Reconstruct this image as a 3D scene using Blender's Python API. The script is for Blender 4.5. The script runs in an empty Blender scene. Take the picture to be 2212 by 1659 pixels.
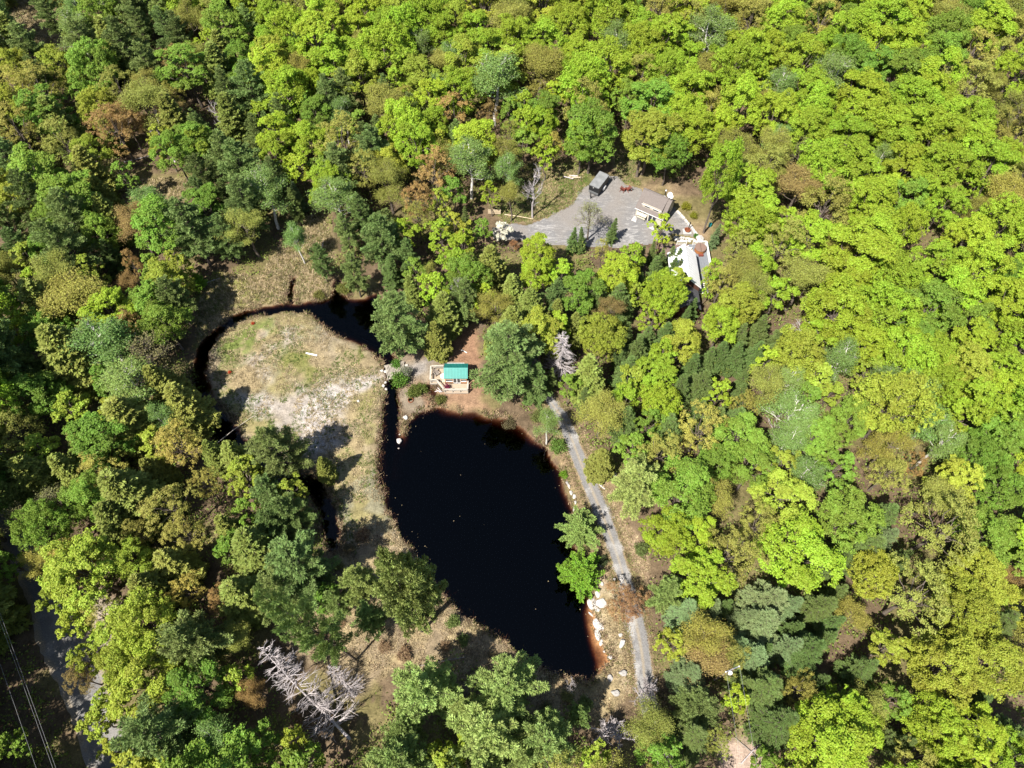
import bpy, bmesh, math, random
import numpy as np
from mathutils import Vector, Matrix, Euler

# ------------------------------------------------------------------ camera, sky, sun, exposure
SC = bpy.context.scene
COL = SC.collection
FPX, CAMH, PITCH = 1533.0, 100.0, math.radians(30)      # focal length in 2212-px units, drone height, tilt off nadir
cam_d = bpy.data.cameras.new('camera')
cam_d.sensor_fit = 'HORIZONTAL'
cam_d.angle = 2 * math.atan(1106 / FPX)
cam_d.clip_start = 1.0
cam_d.clip_end = 3000
cam = bpy.data.objects.new('camera', cam_d)
cam.location = (0, 0, CAMH)
cam.rotation_euler = (PITCH, 0, 0)
COL.objects.link(cam)
SC.camera = cam

SUN_EL, SUN_AZ = math.radians(55), math.radians(223)    # azimuth clockwise from +Y
world = bpy.data.worlds.new('World')
SC.world = world
world.use_nodes = True
wn = world.node_tree
wn.nodes.clear()
sky = wn.nodes.new('ShaderNodeTexSky')
sky.sky_type = 'NISHITA'
sky.sun_disc = False
sky.sun_elevation = SUN_EL
sky.sun_rotation = SUN_AZ
bg = wn.nodes.new('ShaderNodeBackground')
bg.inputs['Strength'].default_value = 0.07
wo = wn.nodes.new('ShaderNodeOutputWorld')
wn.links.new(sky.outputs[0], bg.inputs[0])
wn.links.new(bg.outputs[0], wo.inputs[0])
sun_d = bpy.data.lights.new('sun', 'SUN')
sun_d.energy = 5.0
sun_d.angle = math.radians(0.53)
sun_d.color = (1.0, 0.95, 0.86)
sun = bpy.data.objects.new('sun', sun_d)
sv = Vector((math.sin(SUN_AZ) * math.cos(SUN_EL), math.cos(SUN_AZ) * math.cos(SUN_EL), math.sin(SUN_EL)))
sun.rotation_euler = sv.to_track_quat('Z', 'Y').to_euler()
sun.location = (-60, -60, 150)
COL.objects.link(sun)
vs = SC.view_settings
vs.view_transform = 'Standard'
vs.look = 'None'
vs.exposure = 1.1
vs.gamma = 1.0
vs.use_curve_mapping = False
SC.cycles.max_bounces = 6
SC.cycles.diffuse_bounces = 3
SC.cycles.transmission_bounces = 4
SC.cycles.transparent_max_bounces = 8
SC.cycles.volume_bounces = 0
SC.cycles.use_adaptive_sampling = True

RNG = np.random.default_rng(7)
random.seed(7)

def at(u, v, z=0.0):
    """world point at height z seen at photo position (u, v), photo taken as 2212 px wide"""
    x = (u - 1106) / FPX; y = -(v - 829.5) / FPX
    Y = y * math.cos(PITCH) + math.sin(PITCH); Z = y * math.sin(PITCH) - math.cos(PITCH)
    t = (z - CAMH) / Z
    return Vector((x * t, Y * t, z))

def proj(p):
    dx, dy, dz = p[0], p[1], p[2] - CAMH
    c, s = math.cos(PITCH), math.sin(PITCH)
    yc = dy * c + dz * s; zc = -dy * s + dz * c
    return 1106 + FPX * dx / -zc, 829.5 - FPX * yc / -zc, -zc

# ------------------------------------------------------------------ numeric helpers
def hash2(ix, iy, seed):
    n = (ix.astype(np.int64) * 374761393 + iy.astype(np.int64) * 668265263 + seed * 1442695041) & 0xffffffff
    n = ((n ^ (n >> 13)) * 1274126177) & 0xffffffff
    return ((n ^ (n >> 16)) & 0xffff) / 65535.0

def vnoise(x, y, seed=0):
    ix = np.floor(x); iy = np.floor(y); fx = x - ix; fy = y - iy
    fx = fx * fx * (3 - 2 * fx); fy = fy * fy * (3 - 2 * fy)
    a = hash2(ix, iy, seed); b = hash2(ix + 1, iy, seed); c = hash2(ix, iy + 1, seed); d = hash2(ix + 1, iy + 1, seed)
    return (a * (1 - fx) + b * fx) * (1 - fy) + (c * (1 - fx) + d * fx) * fy

def fbm(x, y, scale, octv=4, seed=0):
    s = np.zeros_like(x, dtype=float); amp = 1.0; tot = 0
    for o in range(octv):
        s += amp * vnoise(x / scale + 17.3 * o, y / scale - 9.1 * o, seed + o); tot += amp
        amp *= 0.5; scale *= 0.5
    return s / tot

def sdist(px, py, poly):
    """signed distance to polygon, negative inside"""
    P = np.array([(p[0], p[1]) for p in poly]); n = len(P)
    d = np.full(px.shape, 1e18); ins = np.zeros(px.shape, bool)
    for i in range(n):
        a = P[i]; b = P[(i + 1) % n]; e = b - a
        t = np.clip(((px - a[0]) * e[0] + (py - a[1]) * e[1]) / (e @ e + 1e-12), 0, 1)
        d = np.minimum(d, (px - a[0] - t * e[0]) ** 2 + (py - a[1] - t * e[1]) ** 2)
        c = ((a[1] > py) != (b[1] > py)) & (px < (b[0] - a[0]) * (py - a[1]) / (b[1] - a[1] + 1e-12) + a[0])
        ins ^= c
    d = np.sqrt(d)
    return np.where(ins, -d, d)

def pdist(px, py, pts, widths):
    """distance to a polyline minus its half width"""
    d = np.full(px.shape, 1e9)
    for i in range(len(pts) - 1):
        a = np.array(pts[i][:2]); b = np.array(pts[i + 1][:2]); e = b - a
        t = np.clip(((px - a[0]) * e[0] + (py - a[1]) * e[1]) / (e @ e + 1e-12), 0, 1)
        w = widths[i] * (1 - t) + widths[i + 1] * t
        d = np.minimum(d, np.hypot(px - a[0] - t * e[0], py - a[1] - t * e[1]) - w / 2)
    return d

def sm(x, a, b):
    t = np.clip((x - a) / (b - a), 0, 1); return t * t * (3 - 2 * t)

def world_poly(pts, z=0.0):
    return [tuple(at(u, v, z)[:2]) for u, v in pts]

# ------------------------------------------------------------------ materials
def new_mat(name):
    m = bpy.data.materials.new(name); m.use_nodes = True
    nt = m.node_tree; nt.nodes.clear()
    o = nt.nodes.new('ShaderNodeOutputMaterial')
    return m, nt, o

def mat_plain(name, rgb, rough=0.7, metal=0.0, var=0.25, scale=3.0, bump=0.0, bscale=20.0, spec=0.3, stretch=None):
    m, nt, o = new_mat(name)
    b = nt.nodes.new('ShaderNodeBsdfPrincipled')
    b.inputs['Roughness'].default_value = rough
    b.inputs['Metallic'].default_value = metal
    b.inputs['Specular IOR Level'].default_value = spec
    tc = nt.nodes.new('ShaderNodeTexCoord')
    n = nt.nodes.new('ShaderNodeTexNoise'); n.inputs['Scale'].default_value = scale; n.inputs['Detail'].default_value = 6
    if stretch:
        mp = nt.nodes.new('ShaderNodeMapping'); mp.inputs['Scale'].default_value = stretch
        nt.links.new(tc.outputs['Object'], mp.inputs[0]); nt.links.new(mp.outputs[0], n.inputs['Vector'])
    else:
        nt.links.new(tc.outputs['Object'], n.inputs['Vector'])
    r = nt.nodes.new('ShaderNodeMapRange'); r.inputs[1].default_value = 0.25; r.inputs[2].default_value = 0.75
    r.inputs[3].default_value = 1 - var; r.inputs[4].default_value = 1 + var
    nt.links.new(n.outputs[0], r.inputs[0])
    mx = nt.nodes.new('ShaderNodeVectorMath'); mx.operation = 'SCALE'; mx.inputs[0].default_value = rgb
    nt.links.new(r.outputs[0], mx.inputs['Scale'])
    nt.links.new(mx.outputs[0], b.inputs['Base Color'])
    if bump:
        n2 = nt.nodes.new('ShaderNodeTexNoise'); n2.inputs['Scale'].default_value = bscale; n2.inputs['Detail'].default_value = 5
        nt.links.new(tc.outputs['Object'], n2.inputs['Vector'])
        bp = nt.nodes.new('ShaderNodeBump'); bp.inputs['Strength'].default_value = bump; bp.inputs['Distance'].default_value = 0.1
        nt.links.new(n2.outputs[0], bp.inputs['Height']); nt.links.new(bp.outputs[0], b.inputs['Normal'])
    nt.links.new(b.outputs[0], o.inputs[0])
    return m

def mat_leaf(name, trans, rough=0.6, gloss=0.25):
    """leaf colour = the object's own colour times a per-leaf tint stored on the mesh"""
    m, nt, o = new_mat(name)
    oi = nt.nodes.new('ShaderNodeObjectInfo')
    a = nt.nodes.new('ShaderNodeAttribute'); a.attribute_name = 'tint'
    hs = nt.nodes.new('ShaderNodeHueSaturation')
    mh = nt.nodes.new('ShaderNodeMapRange'); mh.inputs[3].default_value = 0.478; mh.inputs[4].default_value = 0.517
    nt.links.new(a.outputs['Fac'], mh.inputs[0]); nt.links.new(mh.outputs[0], hs.inputs['Hue'])
    mv = nt.nodes.new('ShaderNodeMapRange'); mv.inputs[3].default_value = 0.62; mv.inputs[4].default_value = 1.38
    nt.links.new(a.outputs['Fac'], mv.inputs[0]); nt.links.new(mv.outputs[0], hs.inputs['Value'])
    nt.links.new(oi.outputs['Color'], hs.inputs['Color'])
    p = nt.nodes.new('ShaderNodeBsdfPrincipled'); p.inputs['Roughness'].default_value = rough
    p.inputs['Specular IOR Level'].default_value = gloss
    t = nt.nodes.new('ShaderNodeBsdfTranslucent')
    nt.links.new(hs.outputs[0], p.inputs['Base Color']); nt.links.new(hs.outputs[0], t.inputs['Color'])
    mx = nt.nodes.new('ShaderNodeMixShader'); mx.inputs[0].default_value = trans
    nt.links.new(p.outputs[0], mx.inputs[1]); nt.links.new(t.outputs[0], mx.inputs[2])
    nt.links.new(mx.outputs[0], o.inputs[0])
    return m

def mat_ground(name):
    m, nt, o = new_mat(name)
    a = nt.nodes.new('ShaderNodeAttribute'); a.attribute_name = 'albedo'
    tc = nt.nodes.new('ShaderNodeTexCoord')
    def noise(sc, det=5):
        n = nt.nodes.new('ShaderNodeTexNoise'); n.inputs['Scale'].default_value = sc; n.inputs['Detail'].default_value = det
        nt.links.new(tc.outputs['Object'], n.inputs['Vector']); return n
    n1 = noise(0.9, 7); n2 = noise(5.0, 6)
    r1 = nt.nodes.new('ShaderNodeMapRange'); r1.inputs[1].default_value = .3; r1.inputs[2].default_value = .7; r1.inputs[3].default_value = .72; r1.inputs[4].default_value = 1.3
    r2 = nt.nodes.new('ShaderNodeMapRange'); r2.inputs[1].default_value = .3; r2.inputs[2].default_value = .7; r2.inputs[3].default_value = .72; r2.inputs[4].default_value = 1.28
    nt.links.new(n1.outputs[0], r1.inputs[0]); nt.links.new(n2.outputs[0], r2.inputs[0])
    mu = nt.nodes.new('ShaderNodeMath'); mu.operation = 'MULTIPLY'
    nt.links.new(r1.outputs[0], mu.inputs[0]); nt.links.new(r2.outputs[0], mu.inputs[1])
    sc = nt.nodes.new('ShaderNodeVectorMath'); sc.operation = 'SCALE'
    nt.links.new(a.outputs['Color'], sc.inputs[0]); nt.links.new(mu.outputs[0], sc.inputs['Scale'])
    b = nt.nodes.new('ShaderNodeBsdfPrincipled'); b.inputs['Roughness'].default_value = 0.95; b.inputs['Specular IOR Level'].default_value = 0.1
    nt.links.new(sc.outputs[0], b.inputs['Base Color'])
    bp = nt.nodes.new('ShaderNodeBump'); bp.inputs['Strength'].default_value = 0.6; bp.inputs['Distance'].default_value = 0.12
    nt.links.new(n2.outputs[0], bp.inputs['Height']); nt.links.new(bp.outputs[0], b.inputs['Normal'])
    nt.links.new(b.outputs[0], o.inputs[0])
    return m

def mat_water(name):
    m, nt, o = new_mat(name)
    tr = nt.nodes.new('ShaderNodeBsdfTransparent')
    gl = nt.nodes.new('ShaderNodeBsdfGlossy'); gl.inputs['Roughness'].default_value = 0.03
    fr = nt.nodes.new('ShaderNodeFresnel'); fr.inputs['IOR'].default_value = 1.33
    tc = nt.nodes.new('ShaderNodeTexCoord')
    n = nt.nodes.new('ShaderNodeTexNoise'); n.inputs['Scale'].default_value = 1.2; n.inputs['Detail'].default_value = 3
    nt.links.new(tc.outputs['Object'], n.inputs['Vector'])
    bp = nt.nodes.new('ShaderNodeBump'); bp.inputs['Strength'].default_value = 0.03; bp.inputs['Distance'].default_value = 0.05
    nt.links.new(n.outputs[0], bp.inputs['Height']); nt.links.new(bp.outputs[0], gl.inputs['Normal'])
    mx = nt.nodes.new('ShaderNodeMixShader')
    nt.links.new(fr.outputs[0], mx.inputs[0]); nt.links.new(tr.outputs[0], mx.inputs[1]); nt.links.new(gl.outputs[0], mx.inputs[2])
    nt.links.new(mx.outputs[0], o.inputs['Surface'])
    va = nt.nodes.new('ShaderNodeVolumeAbsorption')
    va.inputs['Color'].default_value = (0.30, 0.10, 0.05, 1); va.inputs['Density'].default_value = 4.2
    nt.links.new(va.outputs[0], o.inputs['Volume'])
    return m

def mat_track(name, gravel, pale, mid, half):
    """gravel lane: the UV's u runs -1..1 across it, so wheel tracks follow the lane"""
    m, nt, o = new_mat(name)
    at_ = nt.nodes.new('ShaderNodeAttribute'); at_.attribute_name = 'across'
    tc = nt.nodes.new('ShaderNodeTexCoord')
    n1 = nt.nodes.new('ShaderNodeTexNoise'); n1.inputs['Scale'].default_value = 0.35; n1.inputs['Detail'].default_value = 6
    n2 = nt.nodes.new('ShaderNodeTexNoise'); n2.inputs['Scale'].default_value = 7; n2.inputs['Detail'].default_value = 6
    for n in (n1, n2): nt.links.new(tc.outputs['Object'], n.inputs['Vector'])
    ab = nt.nodes.new('ShaderNodeMath'); ab.operation = 'ABSOLUTE'; nt.links.new(at_.outputs['Fac'], ab.inputs[0])
    ad = nt.nodes.new('ShaderNodeMath'); ad.operation = 'MULTIPLY_ADD'; ad.inputs[1].default_value = 0.35
    nt.links.new(n2.outputs[0], ad.inputs[0]); nt.links.new(ab.outputs[0], ad.inputs[2])
    rp = nt.nodes.new('ShaderNodeValToRGB'); nt.links.new(ad.outputs[0], rp.inputs[0])
    e = rp.color_ramp.elements
    e[0].position = 0.22; e[0].color = (*mid, 1); e[1].position = 0.38; e[1].color = (*gravel, 1)
    x = e.new(0.82); x.color = (*gravel, 1); x = e.new(1.0); x.color = (*half, 1)
    r1 = nt.nodes.new('ShaderNodeMapRange'); r1.inputs[1].default_value = .5; r1.inputs[2].default_value = .62
    nt.links.new(n1.outputs[0], r1.inputs[0])
    mx = nt.nodes.new('ShaderNodeMix'); mx.data_type = 'RGBA'
    nt.links.new(r1.outputs[0], mx.inputs[0]); nt.links.new(rp.outputs[0], mx.inputs[6]); mx.inputs[7].default_value = (*pale, 1)
    r2 = nt.nodes.new('ShaderNodeMapRange'); r2.inputs[1].default_value = .3; r2.inputs[2].default_value = .7; r2.inputs[3].default_value = .7; r2.inputs[4].default_value = 1.25
    nt.links.new(n2.outputs[0], r2.inputs[0])
    sc = nt.nodes.new('ShaderNodeVectorMath'); sc.operation = 'SCALE'
    nt.links.new(mx.outputs[2], sc.inputs[0]); nt.links.new(r2.outputs[0], sc.inputs['Scale'])
    b = nt.nodes.new('ShaderNodeBsdfPrincipled'); b.inputs['Roughness'].default_value = 0.95; b.inputs['Specular IOR Level'].default_value = 0.1
    nt.links.new(sc.outputs[0], b.inputs['Base Color'])
    bp = nt.nodes.new('ShaderNodeBump'); bp.inputs['Strength'].default_value = 0.4; bp.inputs['Distance'].default_value = 0.05
    nt.links.new(n2.outputs[0], bp.inputs['Height']); nt.links.new(bp.outputs[0], b.inputs['Normal'])
    nt.links.new(b.outputs[0], o.inputs[0])
    return m

def mat_gravel(name):
    """grey yard gravel with pale swirling scrape marks"""
    m, nt, o = new_mat(name)
    tc = nt.nodes.new('ShaderNodeTexCoord')
    mp = nt.nodes.new('ShaderNodeMapping'); mp.inputs['Rotation'].default_value = (0, 0, -0.25); mp.inputs['Scale'].default_value = (0.45, 1.3, 1)
    nt.links.new(tc.outputs['Object'], mp.inputs[0])
    n1 = nt.nodes.new('ShaderNodeTexNoise'); n1.inputs['Scale'].default_value = 0.8; n1.inputs['Detail'].default_value = 5; n1.inputs['Distortion'].default_value = 1.8
    nt.links.new(mp.outputs[0], n1.inputs['Vector'])
    n2 = nt.nodes.new('ShaderNodeTexNoise'); n2.inputs['Scale'].default_value = 0.12; n2.inputs['Detail'].default_value = 4
    n3 = nt.nodes.new('ShaderNodeTexNoise'); n3.inputs['Scale'].default_value = 6; n3.inputs['Detail'].default_value = 6
    for n in (n2, n3): nt.links.new(tc.outputs['Object'], n.inputs['Vector'])
    rp = nt.nodes.new('ShaderNodeValToRGB'); nt.links.new(n1.outputs[0], rp.inputs[0])
    e = rp.color_ramp.elements
    e[0].position = 0.35; e[0].color = (0.150, 0.148, 0.152, 1); e[1].position = 0.55; e[1].color = (0.185, 0.180, 0.180, 1)
    x = e.new(0.60); x.color = (0.30, 0.29, 0.285, 1); x = e.new(0.66); x.color = (0.19, 0.185, 0.185, 1)
    r2 = nt.nodes.new('ShaderNodeMapRange'); r2.inputs[1].default_value = .42; r2.inputs[2].default_value = .6
    nt.links.new(n2.outputs[0], r2.inputs[0])
    mx = nt.nodes.new('ShaderNodeMix'); mx.data_type = 'RGBA'
    nt.links.new(r2.outputs[0], mx.inputs[0]); nt.links.new(rp.outputs[0], mx.inputs[6]); mx.inputs[7].default_value = (0.195, 0.178, 0.165, 1)
    r3 = nt.nodes.new('ShaderNodeMapRange'); r3.inputs[1].default_value = .3; r3.inputs[2].default_value = .7; r3.inputs[3].default_value = .78; r3.inputs[4].default_value = 1.2
    nt.links.new(n3.outputs[0], r3.inputs[0])
    sc = nt.nodes.new('ShaderNodeVectorMath'); sc.operation = 'SCALE'
    nt.links.new(mx.outputs[2], sc.inputs[0]); nt.links.new(r3.outputs[0], sc.inputs['Scale'])
    b = nt.nodes.new('ShaderNodeBsdfPrincipled'); b.inputs['Roughness'].default_value = 0.95; b.inputs['Specular IOR Level'].default_value = 0.1
    nt.links.new(sc.outputs[0], b.inputs['Base Color'])
    bp = nt.nodes.new('ShaderNodeBump'); bp.inputs['Strength'].default_value = 0.4; bp.inputs['Distance'].default_value = 0.05
    nt.links.new(n3.outputs[0], bp.inputs['Height']); nt.links.new(bp.outputs[0], b.inputs['Normal'])
    nt.links.new(b.outputs[0], o.inputs[0])
    return m

M = {
 'ground': mat_ground('ground'),
 'water': mat_water('tea brown water'),
 'leaf': mat_leaf('broad leaves', 0.33),
 'needle': mat_leaf('needles', 0.15, gloss=0.2),
 'lane': mat_track('lane gravel', (0.175, 0.17, 0.168), (0.29, 0.28, 0.27), (0.25, 0.215, 0.17), (0.24, 0.18, 0.11)),
 'road': mat_track('road gravel', (0.16, 0.155, 0.15), (0.22, 0.21, 0.20), (0.19, 0.18, 0.17), (0.24, 0.2, 0.15)),
 'gravel': mat_gravel('yard gravel'),
 'bark': mat_plain('grey brown bark', (0.13, 0.105, 0.085), 0.95, var=0.4, scale=3, bump=0.5),
 'pinebark': mat_plain('dark pine bark', (0.075, 0.06, 0.05), 0.95, var=0.4, scale=4, bump=0.5),
 'birchbark': mat_plain('white birch bark', (0.55, 0.52, 0.48), 0.8, var=0.35, scale=2.5),
 'deadwood': mat_plain('weathered dead wood', (0.40, 0.36, 0.36), 0.9, var=0.3, scale=4),
 'rock': mat_plain('pale granite', (0.44, 0.415, 0.39), 0.85, var=0.22, scale=2.2, bump=0.5, bscale=6),
 'rockgrey': mat_plain('grey granite', (0.33, 0.31, 0.29), 0.9, var=0.3, scale=2.5, bump=0.5, bscale=6),
 'greenroof': mat_plain('green roof sheet', (0.022, 0.215, 0.185), 0.38, 0.0, var=0.12, scale=1.5, spec=0.5),
 'plankwood': mat_plain('grey footbridge planks', (0.34, 0.30, 0.25), 0.85, var=0.25, scale=3),
 'deckwood': mat_plain('pale new decking', (0.36, 0.285, 0.21), 0.8, var=0.25, scale=2.0, stretch=(0.6, 7, 1)),
 'railwood': mat_plain('bleached rail timber', (0.40, 0.365, 0.31), 0.8, var=0.15, scale=3),
 'cedar': mat_plain('orange cedar siding', (0.36, 0.18, 0.085), 0.75, var=0.25, scale=3, stretch=(1, 1, 6)),
 'whitepaint': mat_plain('white paint', (0.66, 0.65, 0.63), 0.6, var=0.06, scale=2),
 'glass': mat_plain('dark window glass', (0.03, 0.035, 0.04), 0.08, var=0.2, spec=0.6),
 'shingle': mat_plain('taupe shingles', (0.150, 0.128, 0.118), 0.9, var=0.16, scale=5, bump=0.3, bscale=12),
 'cream': mat_plain('cream siding', (0.46, 0.42, 0.34), 0.75, var=0.1, scale=2),
 'metalroof': mat_plain('white metal roof', (0.70, 0.70, 0.71), 0.4, var=0.05, scale=0.6, spec=0.5),
 'slate': mat_plain('charcoal roof', (0.075, 0.075, 0.085), 0.85, var=0.2, scale=4),
 'brownwall': mat_plain('dark red brown siding', (0.10, 0.045, 0.032), 0.8, var=0.2, scale=3),
 'browndeck': mat_plain('brown deck boards', (0.165, 0.115, 0.10), 0.85, var=0.22, scale=2, stretch=(0.6, 6, 1)),
 'greydeck': mat_plain('grey deck boards', (0.165, 0.175, 0.195), 0.85, var=0.2, scale=2, stretch=(6, 0.6, 1)),
 'tubcover': mat_plain('brown vinyl tub cover', (0.19, 0.125, 0.10), 0.6, var=0.08, scale=1.5),
 'tubwood': mat_plain('orange tub staves', (0.33, 0.13, 0.045), 0.6, var=0.2, scale=3),
 'black': mat_plain('black trailer skin', (0.014, 0.015, 0.016), 0.5, var=0.15, scale=2, spec=0.3),
 'trailergrey': mat_plain('diamond plate', (0.16, 0.165, 0.17), 0.4, 0.3, var=0.15, scale=8),
 'trailerroof': mat_plain('grey trailer roof', (0.22, 0.225, 0.23), 0.4, 0.1, var=0.25, scale=1.2),
 'rubber': mat_plain('tyre rubber', (0.02, 0.02, 0.02), 0.9, var=0.1),
 'steel': mat_plain('galvanised steel', (0.45, 0.46, 0.48), 0.35, 0.7, var=0.1),
 'dish': mat_plain('dish enamel', (0.72, 0.72, 0.72), 0.4, var=0.05),
 'redwood': mat_plain('rust red stained wood', (0.17, 0.045, 0.03), 0.7, var=0.2, scale=5),
 'rust': mat_plain('rusted iron', (0.20, 0.065, 0.03), 0.9, var=0.35, scale=6),
 'blackiron': mat_plain('black iron', (0.02, 0.02, 0.02), 0.6, var=0.2),
 'magenta': mat_plain('wine red leaves', (0.16, 0.02, 0.05), 0.7, var=0.4, scale=9),
 'teal': mat_plain('teal plastic', (0.01, 0.22, 0.25), 0.4, var=0.1),
 'lightwood': mat_plain('pale cut wood', (0.52, 0.42, 0.29), 0.8, var=0.25, scale=4),
 'polewood': mat_plain('silvered pole timber', (0.22, 0.19, 0.165), 0.9, var=0.25, scale=4),
 'wire': mat_plain('aluminium wire', (0.30, 0.30, 0.31), 0.5, 0.3, var=0.05),
 'straw': mat_leaf('grass blades', 0.2, gloss=0.1),
 'redbud': mat_plain('orange red twigs', (0.3, 0.06, 0.02), 0.8, var=0.3),
}

# ------------------------------------------------------------------ mesh builder
class MB:
    def __init__(self): self.v = []; self.f = []
    def add(self, vs, fs):
        n = len(self.v); self.v += [tuple(p) for p in vs]; self.f += [tuple(i + n for i in f) for f in fs]; return self
    def box(self, c, s, rz=0.0, M4=None):
        hx, hy, hz = s[0] / 2, s[1] / 2, s[2] / 2
        ca, sa = math.cos(rz), math.sin(rz); P = []
        for z in (-hz, hz):
            for x, y in ((-hx, -hy), (hx, -hy), (hx, hy), (-hx, hy)):
                P.append((c[0] + x * ca - y * sa, c[1] + x * sa + y * ca, c[2] + z))
        return self.add(P, [(3, 2, 1, 0), (4, 5, 6, 7), (0, 1, 5, 4), (1, 2, 6, 5), (2, 3, 7, 6), (3, 0, 4, 7)])
    def beam(self, a, b, w, h):
        a = Vector(a); b = Vector(b); d = (b - a).normalized()
        s = d.cross(Vector((0, 0, 1)));  s = s.normalized() if s.length > 1e-4 else Vector((1, 0, 0))
        n = s.cross(d).normalized(); P = []
        for e in (a, b):
            for i, j in ((-1, -1), (1, -1), (1, 1), (-1, 1)): P.append(e + s * i * w / 2 + n * j * h / 2)
        return self.add(P, [(3, 2, 1, 0), (4, 5, 6, 7), (0, 1, 5, 4), (1, 2, 6, 5), (2, 3, 7, 6), (3, 0, 4, 7)])
    def tube(self, pts, rad, n=6, cap=True):
        pts = [Vector(p) for p in pts]; P = []; F = []
        for i, p in enumerate(pts):
            d = (pts[min(i + 1, len(pts) - 1)] - pts[max(i - 1, 0)]).normalized()
            a = d.cross(Vector((0, 0, 1)) if abs(d.z) < 0.9 else Vector((1, 0, 0))).normalized(); b = d.cross(a)
            r = rad[i] if hasattr(rad, '__len__') else rad
            for k in range(n):
                t = 2 * math.pi * k / n; P.append(p + (a * math.cos(t) + b * math.sin(t)) * r)
        for i in range(len(pts) - 1):
            for k in range(n):
                q = (k + 1) % n; F.append((i * n + k, i * n + q, (i + 1) * n + q, (i + 1) * n + k))
        if cap: F += [tuple(range(n - 1, -1, -1)), tuple((len(pts) - 1) * n + k for k in range(n))]
        return self.add(P, F)
    def lathe(self, prof, n=20, c=(0, 0, 0)):
        P = []; F = []
        for r, z in prof:
            for k in range(n):
                t = 2 * math.pi * k / n; P.append((c[0] + r * math.cos(t), c[1] + r * math.sin(t), c[2] + z))
        for i in range(len(prof) - 1):
            for k in range(n):
                q = (k + 1) % n; F.append((i * n + k, i * n + q, (i + 1) * n + q, (i + 1) * n + k))
        F += [tuple(range(n - 1, -1, -1)), tuple((len(prof) - 1) * n + k for k in range(n))]
        return self.add(P, F)
    def slab(self, quad, th):
        """thick sheet from an outline (any planar polygon), thickened downwards along its normal"""
        Q = [Vector(p) for p in quad]; n = (Q[1] - Q[0]).cross(Q[2] - Q[0]).normalized()
        if n.z < 0: Q.reverse(); n = -n
        k = len(Q); P = Q + [q - n * th for q in Q]
        F = [tuple(range(k)), tuple(range(2 * k - 1, k - 1, -1))] + [(i, i + k, (i + 1) % k + k, (i + 1) % k) for i in range(k)]
        return self.add(P, F)
    def xf(self, mat):
        self.v = [tuple(mat @ Vector(p)) for p in self.v]; return self
    def build(self, name, mat, parent=None, smooth=False):
        me = bpy.data.meshes.new(name); me.from_pydata(self.v, [], self.f); me.update()
        if smooth:
            me.polygons.foreach_set('use_smooth', [True] * len(me.polygons))
        me.materials.append(M[mat] if isinstance(mat, str) else mat)
        return link(name, me, parent)

def link(name, data, parent=None):
    o = bpy.data.objects.new(name, data); COL.objects.link(o)
    if parent is not None: o.parent = parent
    return o

def tag(o, label=None, cat=None, group=None, kind=None):
    if label: o['label'] = label
    if cat: o['category'] = cat
    if group: o['group'] = group
    if kind: o['kind'] = kind
    return o

def empty(name, loc, rz=0.0, label=None, cat=None, group=None):
    o = bpy.data.objects.new(name, None); o.empty_display_size = 0.3; COL.objects.link(o)
    o.location = loc; o.rotation_euler = (0, 0, rz)
    return tag(o, label, cat, group)

def np_mesh(name, V, Fq, mat, tint=None, col=None, smooth=False):
    """mesh from numpy arrays; Fq is (n,3) or (n,4)"""
    k = Fq.shape[1]; me = bpy.data.meshes.new(name)
    me.vertices.add(len(V)); me.vertices.foreach_set('co', np.ascontiguousarray(V, dtype=np.float32).ravel())
    me.loops.add(Fq.size); me.loops.foreach_set('vertex_index', np.ascontiguousarray(Fq, dtype=np.int32).ravel())
    me.polygons.add(len(Fq)); me.polygons.foreach_set('loop_start', np.arange(0, Fq.size, k, dtype=np.int32))
    if smooth: me.polygons.foreach_set('use_smooth', np.ones(len(Fq), bool))
    me.update(calc_edges=True)
    if tint is not None:
        a = me.attributes.new('tint', 'FLOAT', 'FACE'); a.data.foreach_set('value', tint.astype(np.float32))
    if col is not None:
        a = me.attributes.new('albedo', 'FLOAT_COLOR', 'POINT')
        a.data.foreach_set('color', np.concatenate([col, np.ones((len(col), 1))], 1).astype(np.float32).ravel())
    me.materials.append(M[mat])
    return me
# ------------------------------------------------------------------ the lie of the land (outlines taken off the photograph, laid on the ground)
POND = world_poly([(840,836),(828,866),(821,930),(818,990),(820,1050),(832,1092),(852,1132),(874,1166),(906,1212),(942,1264),(986,1312),(1030,1346),(1075,1371),(1110,1400),(1150,1428),(1195,1448),(1240,1464),(1275,1472),(1297,1456),(1313,1430),(1305,1400),(1292,1370),(1284,1330),(1266,1300),(1270,1270),(1255,1230),(1236,1180),(1230,1130),(1238,1106),(1231,1080),(1220,1053),(1207,1013),(1187,983),(1151,943),(1130,926),(1104,905),(1054,897),(1037,891),(997,891),(967,882),(944,876),(904,890),(886,908),(872,938),(864,925),(862,890),(858,853),(856,836)])
CHAN = [at(848,836), at(846,815), at(842,790), at(838,765)]
POOL = world_poly([(655,652),(690,648),(712,640),(722,600),(734,600),(738,636),(775,645),(815,632),(838,680),(846,740),(850,785),(836,785),(822,772),(798,752),(760,735),(720,718),(692,694),(662,672)])
RING = [at(*p) for p in [(670,662),(620,662),(560,670),(505,688),(462,720),(436,755),(428,800),(434,850),(456,900),(490,945),(530,985),(600,1030),(680,1055),(708,1110),(720,1180)]]
RINGW = [1.9,1.6,1.5,1.6,1.8,2.0,2.2,3.0,3.6,4.0,3.4,3.0,2.6,2.2,1.6]
INLET = [at(937,872), at(935,850), at(922,832)]
GULLY = [at(628,650), at(626,620), at(634,598)]

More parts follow.
